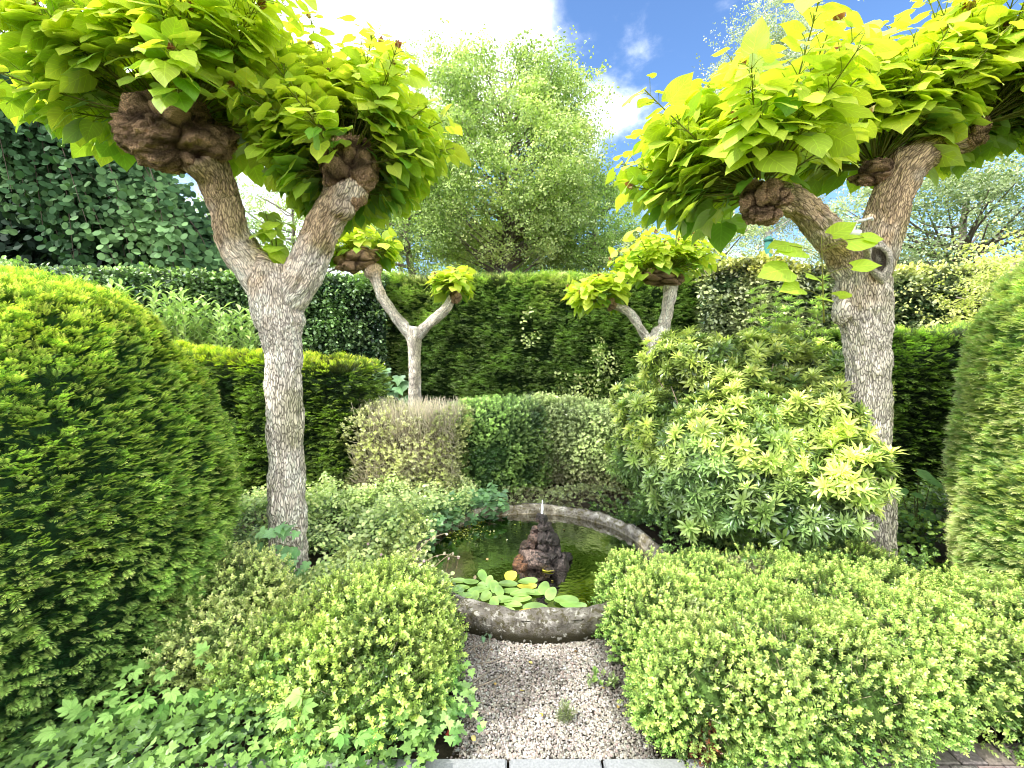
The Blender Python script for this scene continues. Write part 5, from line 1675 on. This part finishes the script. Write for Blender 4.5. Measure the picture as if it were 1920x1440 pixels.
tree('pale airy tree glimpsed through the fork of the big catalpa by the dome', c[0], 15, 0, c, r, 75, 45, .12, (0.77, 0.85, 0.42), (0.34, 0.48, 0.20), M_TREE, seed=5, cl_r=.5, trunk_r=.12)
c, r = cr(1350, 1545, -40, 480, 21)
tree('tall narrow silver grey birch rising behind the big catalpa crown', c[0], 21, 0, c, r, 130, 90, .15, (0.83, 0.85, 0.74), (0.41, 0.48, 0.34), M_TREE, seed=6, cl_r=.5, trunk_r=.16, droop=.5, bark=(.5, .48, .45), name='birch_tree', fill=.1)
c, r = cr(1560, 2050, 310, 560, 13)
tree('broad grey green tree behind the sunlit hornbeam hedge', c[0], 13, 0, c, r, 130, 75, .12, (0.74, 0.80, 0.53), (0.20, 0.29, 0.12), M_TREE, seed=7, cl_r=.5, trunk_r=.2, fill=.3)
c, r = cr(1180, 1440, 400, 560, 16)
tree('pale thin tree around the green lamp post', c[0], 17, 0, c, r, 60, 45, .12, (0.80, 0.85, 0.51), (0.37, 0.48, 0.20), M_TREE, seed=8, cl_r=.45, trunk_r=.12)
c, r = cr(850, 1080, 430, 560, 24)
tree('dense low tree just above the middle of the yew hedge', c[0], 24, 0, c, r, 70, 70, .2, (0.64, 0.83, 0.26), (0.22, 0.34, 0.10), M_TREE, seed=9, cl_r=.6, trunk_r=.12)
# golden light shrub over the far end of the hornbeam hedge
c, r = cr(1790, 2060, 440, 640, 5.6)
tree('golden leaved bushy tree at the end of the sunlit hornbeam hedge', c[0], 5.6, 0, c, r, 40, 60, .07, (0.85, 0.85, 0.32), (0.51, 0.61, 0.17), M_TREE, seed=10, cl_r=.22, trunk_r=.05, name='golden_tree', fill=.1, lowz=.5)

# dark linden with big round leaves behind the dome side
ld = thing('linden_tree', 'dark tree with large round blue green leaves hanging over the hornbeam hedge', 'tree', (-8.5, 10.2, 0), 'trees beyond the hedge')
a = Acc()
tp, trd = smooth_path([(-8.5, 10.2, 0), (-8.4, 10.2, 2.5), (-8.2, 10.0, 5), (-8, 9.8, 7.5)], [.3, .27, .2, .1], 6)
a.tube(tp, trd, 10, col=(.12, .09, .06))
LP, LD = [], []
for i in range(150):
    tpx = RNG.uniform(-180, 400); lim = np.interp(tpx, [-180, 100, 300, 410], [480, 490, 495, 500])
    tpy = np.interp(tpx, [-180, 0, 120, 260, 420], [40, 120, 210, 300, 440]) + RNG.uniform(-20, 120)
    d_ = RNG.uniform(8.0, 9.6)
    s0 = W(tpx - 60, tpy - 60, d_ + .6); s1 = W(tpx, tpy, d_); s2 = W(tpx + RNG.uniform(10, 90), min(tpy + RNG.uniform(100, 220), lim + 15), d_ - .2)
    if s2[2] < 2.7: s2[2] = 2.7
    q, qr = smooth_path([tp[min(int(RNG.uniform(8, 22)), len(tp) - 1)], s0, s1, s2], [.05, .02, .01, .004], 7)
    a.tube(q, qr, 4, col=(.09, .07, .05))
    m_ = q[len(q) // 3:]
    for _ in range(6):
        LP.append(m_ + RNG.normal(0, .12, m_.shape)); LD.append(unit(np.gradient(m_, axis=0)) + RNG.normal(0, .5, m_.shape))
a.build('trunk', M_TWIG, ld)
LP = np.concatenate(LP); LD = np.concatenate(LD); n = len(LP)
RND = []
for s_ in range(4):
    t = T(); vs = [(0, 0, 0)] + [(.46 * sin(q_) * (1 if q_ < pi else 1), .48 - .5 * cos(q_), .05 * sin(q_) ** 2 - .1 * (1 - cos(q_)) / 2) for q_ in np.linspace(.3, 2 * pi - .3, 11)]
    t.add(vs, [[0] + list(range(1, 12))], 1); RND.append(t.done())
a = Acc()
k = np.clip(RNG.beta(1.1, 4.5, n) + .3 * N1(LP, .3), 0, 1)
a.scatter(RND, LP, LD * [1, 1, .4] + [0, 0, -.35], np.array([.25, -.75, .65]) + rand_unit(n) * .45, RNG.uniform(.085, .14, n), mixcol((.04, .1, .035), (.26, .46, .17), k))
n2_ = 9000
pp = np.stack([RNG.uniform(-150, 430, n2_), RNG.uniform(200, 520, n2_)], -1)
k = pp[:, 1] > np.interp(pp[:, 0], [-150, 0, 120, 260, 380, 430], [40, 140, 220, 300, 420, 480])
pp = pp[k]
Q = np.array([W(x_, y_, d_) for (x_, y_), d_ in zip(pp, RNG.uniform(9.4, 10.8, len(pp)))])
a.scatter(RND, Q, rand_unit(len(Q)) + [0, 0, -.4], rand_unit(len(Q)) * .6 + [0, -.6, .4], RNG.uniform(.14, .22, len(Q)), jitter((.025, .055, .03), len(Q), .4))
a.build('crown', M_DARK, ld)

# green post beyond the hedge
gp = thing('lamp_post', 'dark green painted metal post behind the hedge, seen under the big catalpa crown', 'post', W(1441, 600, 12) * [1, 1, 0])
a = Acc()
p = W(1441, 452, 12); px_ = p[0]
zz = np.array([0, .3, .32, 1.2, 1.22, p[2]])
a.tube(np.stack([np.full(6, px_), np.full(6, 12.), zz], -1), [.13, .13, .11, .11, .095, .09], 20, col=(.05, .2, .16)); a.build('pole', plain_mat('green_paint', rough=.4, noise=30, amt=.1, bump=.05), gp)
a = Acc(); a.tube(np.array([[px_, 12, p[2] - .01], [px_, 12, p[2] + .06], [px_, 12, p[2] + .12]]), [.105, .1, .03], 20, col=(.05, .2, .16)); a.build('cap', plain_mat('green_cap', rough=.4), gp)

# ------------------------------------------------------------------ sky and sun
SUN = unit(np.array([-.64, -.285, .72]))
sun_el = math.asin(SUN[2]); az = math.atan2(SUN[0], SUN[1])
w = bpy.data.worlds.new('World'); scene.world = w; w.use_nodes = True
nt = w.node_tree; nt.nodes.clear(); L = nt.links.new
out = nt.nodes.new('ShaderNodeOutputWorld'); bg = nt.nodes.new('ShaderNodeBackground'); bg.inputs['Strength'].default_value = .15
sky = nt.nodes.new('ShaderNodeTexSky'); sky.sky_type = 'NISHITA'; sky.sun_disc = False
sky.sun_elevation = sun_el; sky.sun_rotation = az; sky.air_density = 1.0; sky.dust_density = .8; sky.ozone_density = 2.0
tc = nt.nodes.new('ShaderNodeTexCoord')
mp = node(nt, 'ShaderNodeMapping'); mp.inputs['Scale'].default_value = (1.0, 1.0, 1.6); L(tc.outputs['Generated'], mp.inputs[0])
nz = node(nt, 'ShaderNodeTexNoise', i_Scale=2.6, i_Detail=9.0, i_Roughness=.58, i_Distortion=.3); L(mp.outputs[0], nz.inputs['Vector'])
# cloud banks: towards these directions
tot = None
for (qx, qy, wd, st) in ((700, 10, .93, .3), (1050, 160, .985, .08), (1160, 300, .99, .06), (300, 300, .9, .22), (1650, 350, .93, .12)):
    dv = unit(W(qx, qy, 10) - CAM)
    dt = node(nt, 'ShaderNodeVectorMath', operation='DOT_PRODUCT'); dt.inputs[1].default_value = tuple(dv); L(tc.outputs['Generated'], dt.inputs[0])
    r = node(nt, 'ShaderNodeMapRange', interpolation_type='SMOOTHSTEP'); r.inputs[1].default_value = wd; r.inputs[2].default_value = 1.0; r.inputs[4].default_value = st
    L(dt.outputs['Value'], r.inputs[0])
    if tot is None: tot = r.outputs[0]
    else:
        ad = node(nt, 'ShaderNodeMath', operation='ADD'); L(tot, ad.inputs[0]); L(r.outputs[0], ad.inputs[1]); tot = ad.outputs[0]
ad = node(nt, 'ShaderNodeMath', operation='ADD'); L(tot, ad.inputs[0]); L(nz.outputs['Fac'], ad.inputs[1])
# unseen broken cloud added overhead and behind the camera for more fill light
sp = node(nt, 'ShaderNodeSeparateXYZ'); L(tc.outputs['Generated'], sp.inputs[0])
rb_ = node(nt, 'ShaderNodeMapRange', interpolation_type='SMOOTHSTEP'); rb_.inputs[1].default_value = .35; rb_.inputs[2].default_value = -.1; rb_.inputs[3].default_value = 0; rb_.inputs[4].default_value = .36
L(sp.outputs[1], rb_.inputs[0])
ad2 = node(nt, 'ShaderNodeMath', operation='ADD'); L(ad.outputs[0], ad2.inputs[0]); L(rb_.outputs[0], ad2.inputs[1]); ad = ad2
cr_ = node(nt, 'ShaderNodeMapRange', interpolation_type='SMOOTHSTEP'); cr_.inputs[1].default_value = .56; cr_.inputs[2].default_value = .82; L(ad.outputs[0], cr_.inputs[0])
tint = node(nt, 'ShaderNodeVectorMath', operation='MULTIPLY'); tint.inputs[1].default_value = (1.3, 1.62, 2.0); L(sky.outputs[0], tint.inputs[0])
mx = node(nt, 'ShaderNodeMix', data_type='RGBA'); mx.inputs['B'].default_value = (20.0, 20.2, 20.4, 1)
L(cr_.outputs[0], mx.inputs['Factor']); L(tint.outputs[0], mx.inputs['A']); L(mx.outputs['Result'], bg.inputs['Color'])
L(bg.outputs[0], out.inputs[0])
sd = bpy.data.lights.new('sun', 'SUN'); sd.energy = 5.0; sd.angle = radians(.5); sd.color = (1, .955, .87)
so = bpy.data.objects.new('sun', sd); COL.objects.link(so); so.location = (-6, -1, 9)
so.rotation_euler = Vector(tuple(SUN)).to_track_quat('Z', 'Y').to_euler()

# ------------------------------------------------------------------ render settings
scene.view_settings.view_transform = 'Standard'; scene.view_settings.look = 'None'; scene.view_settings.exposure = 0; scene.view_settings.gamma = 1
cy = scene.cycles
cy.use_denoising = True; cy.filter_width = 1.0
cy.max_bounces = 7; cy.diffuse_bounces = 4; cy.glossy_bounces = 3; cy.transmission_bounces = 4; cy.transparent_max_bounces = 8
cy.caustics_reflective = False; cy.caustics_refractive = False
cy.sample_clamp_indirect = 6
print('TOTAL VERTS', sum(len(o.data.vertices) for o in scene.objects if o.type == 'MESH'))
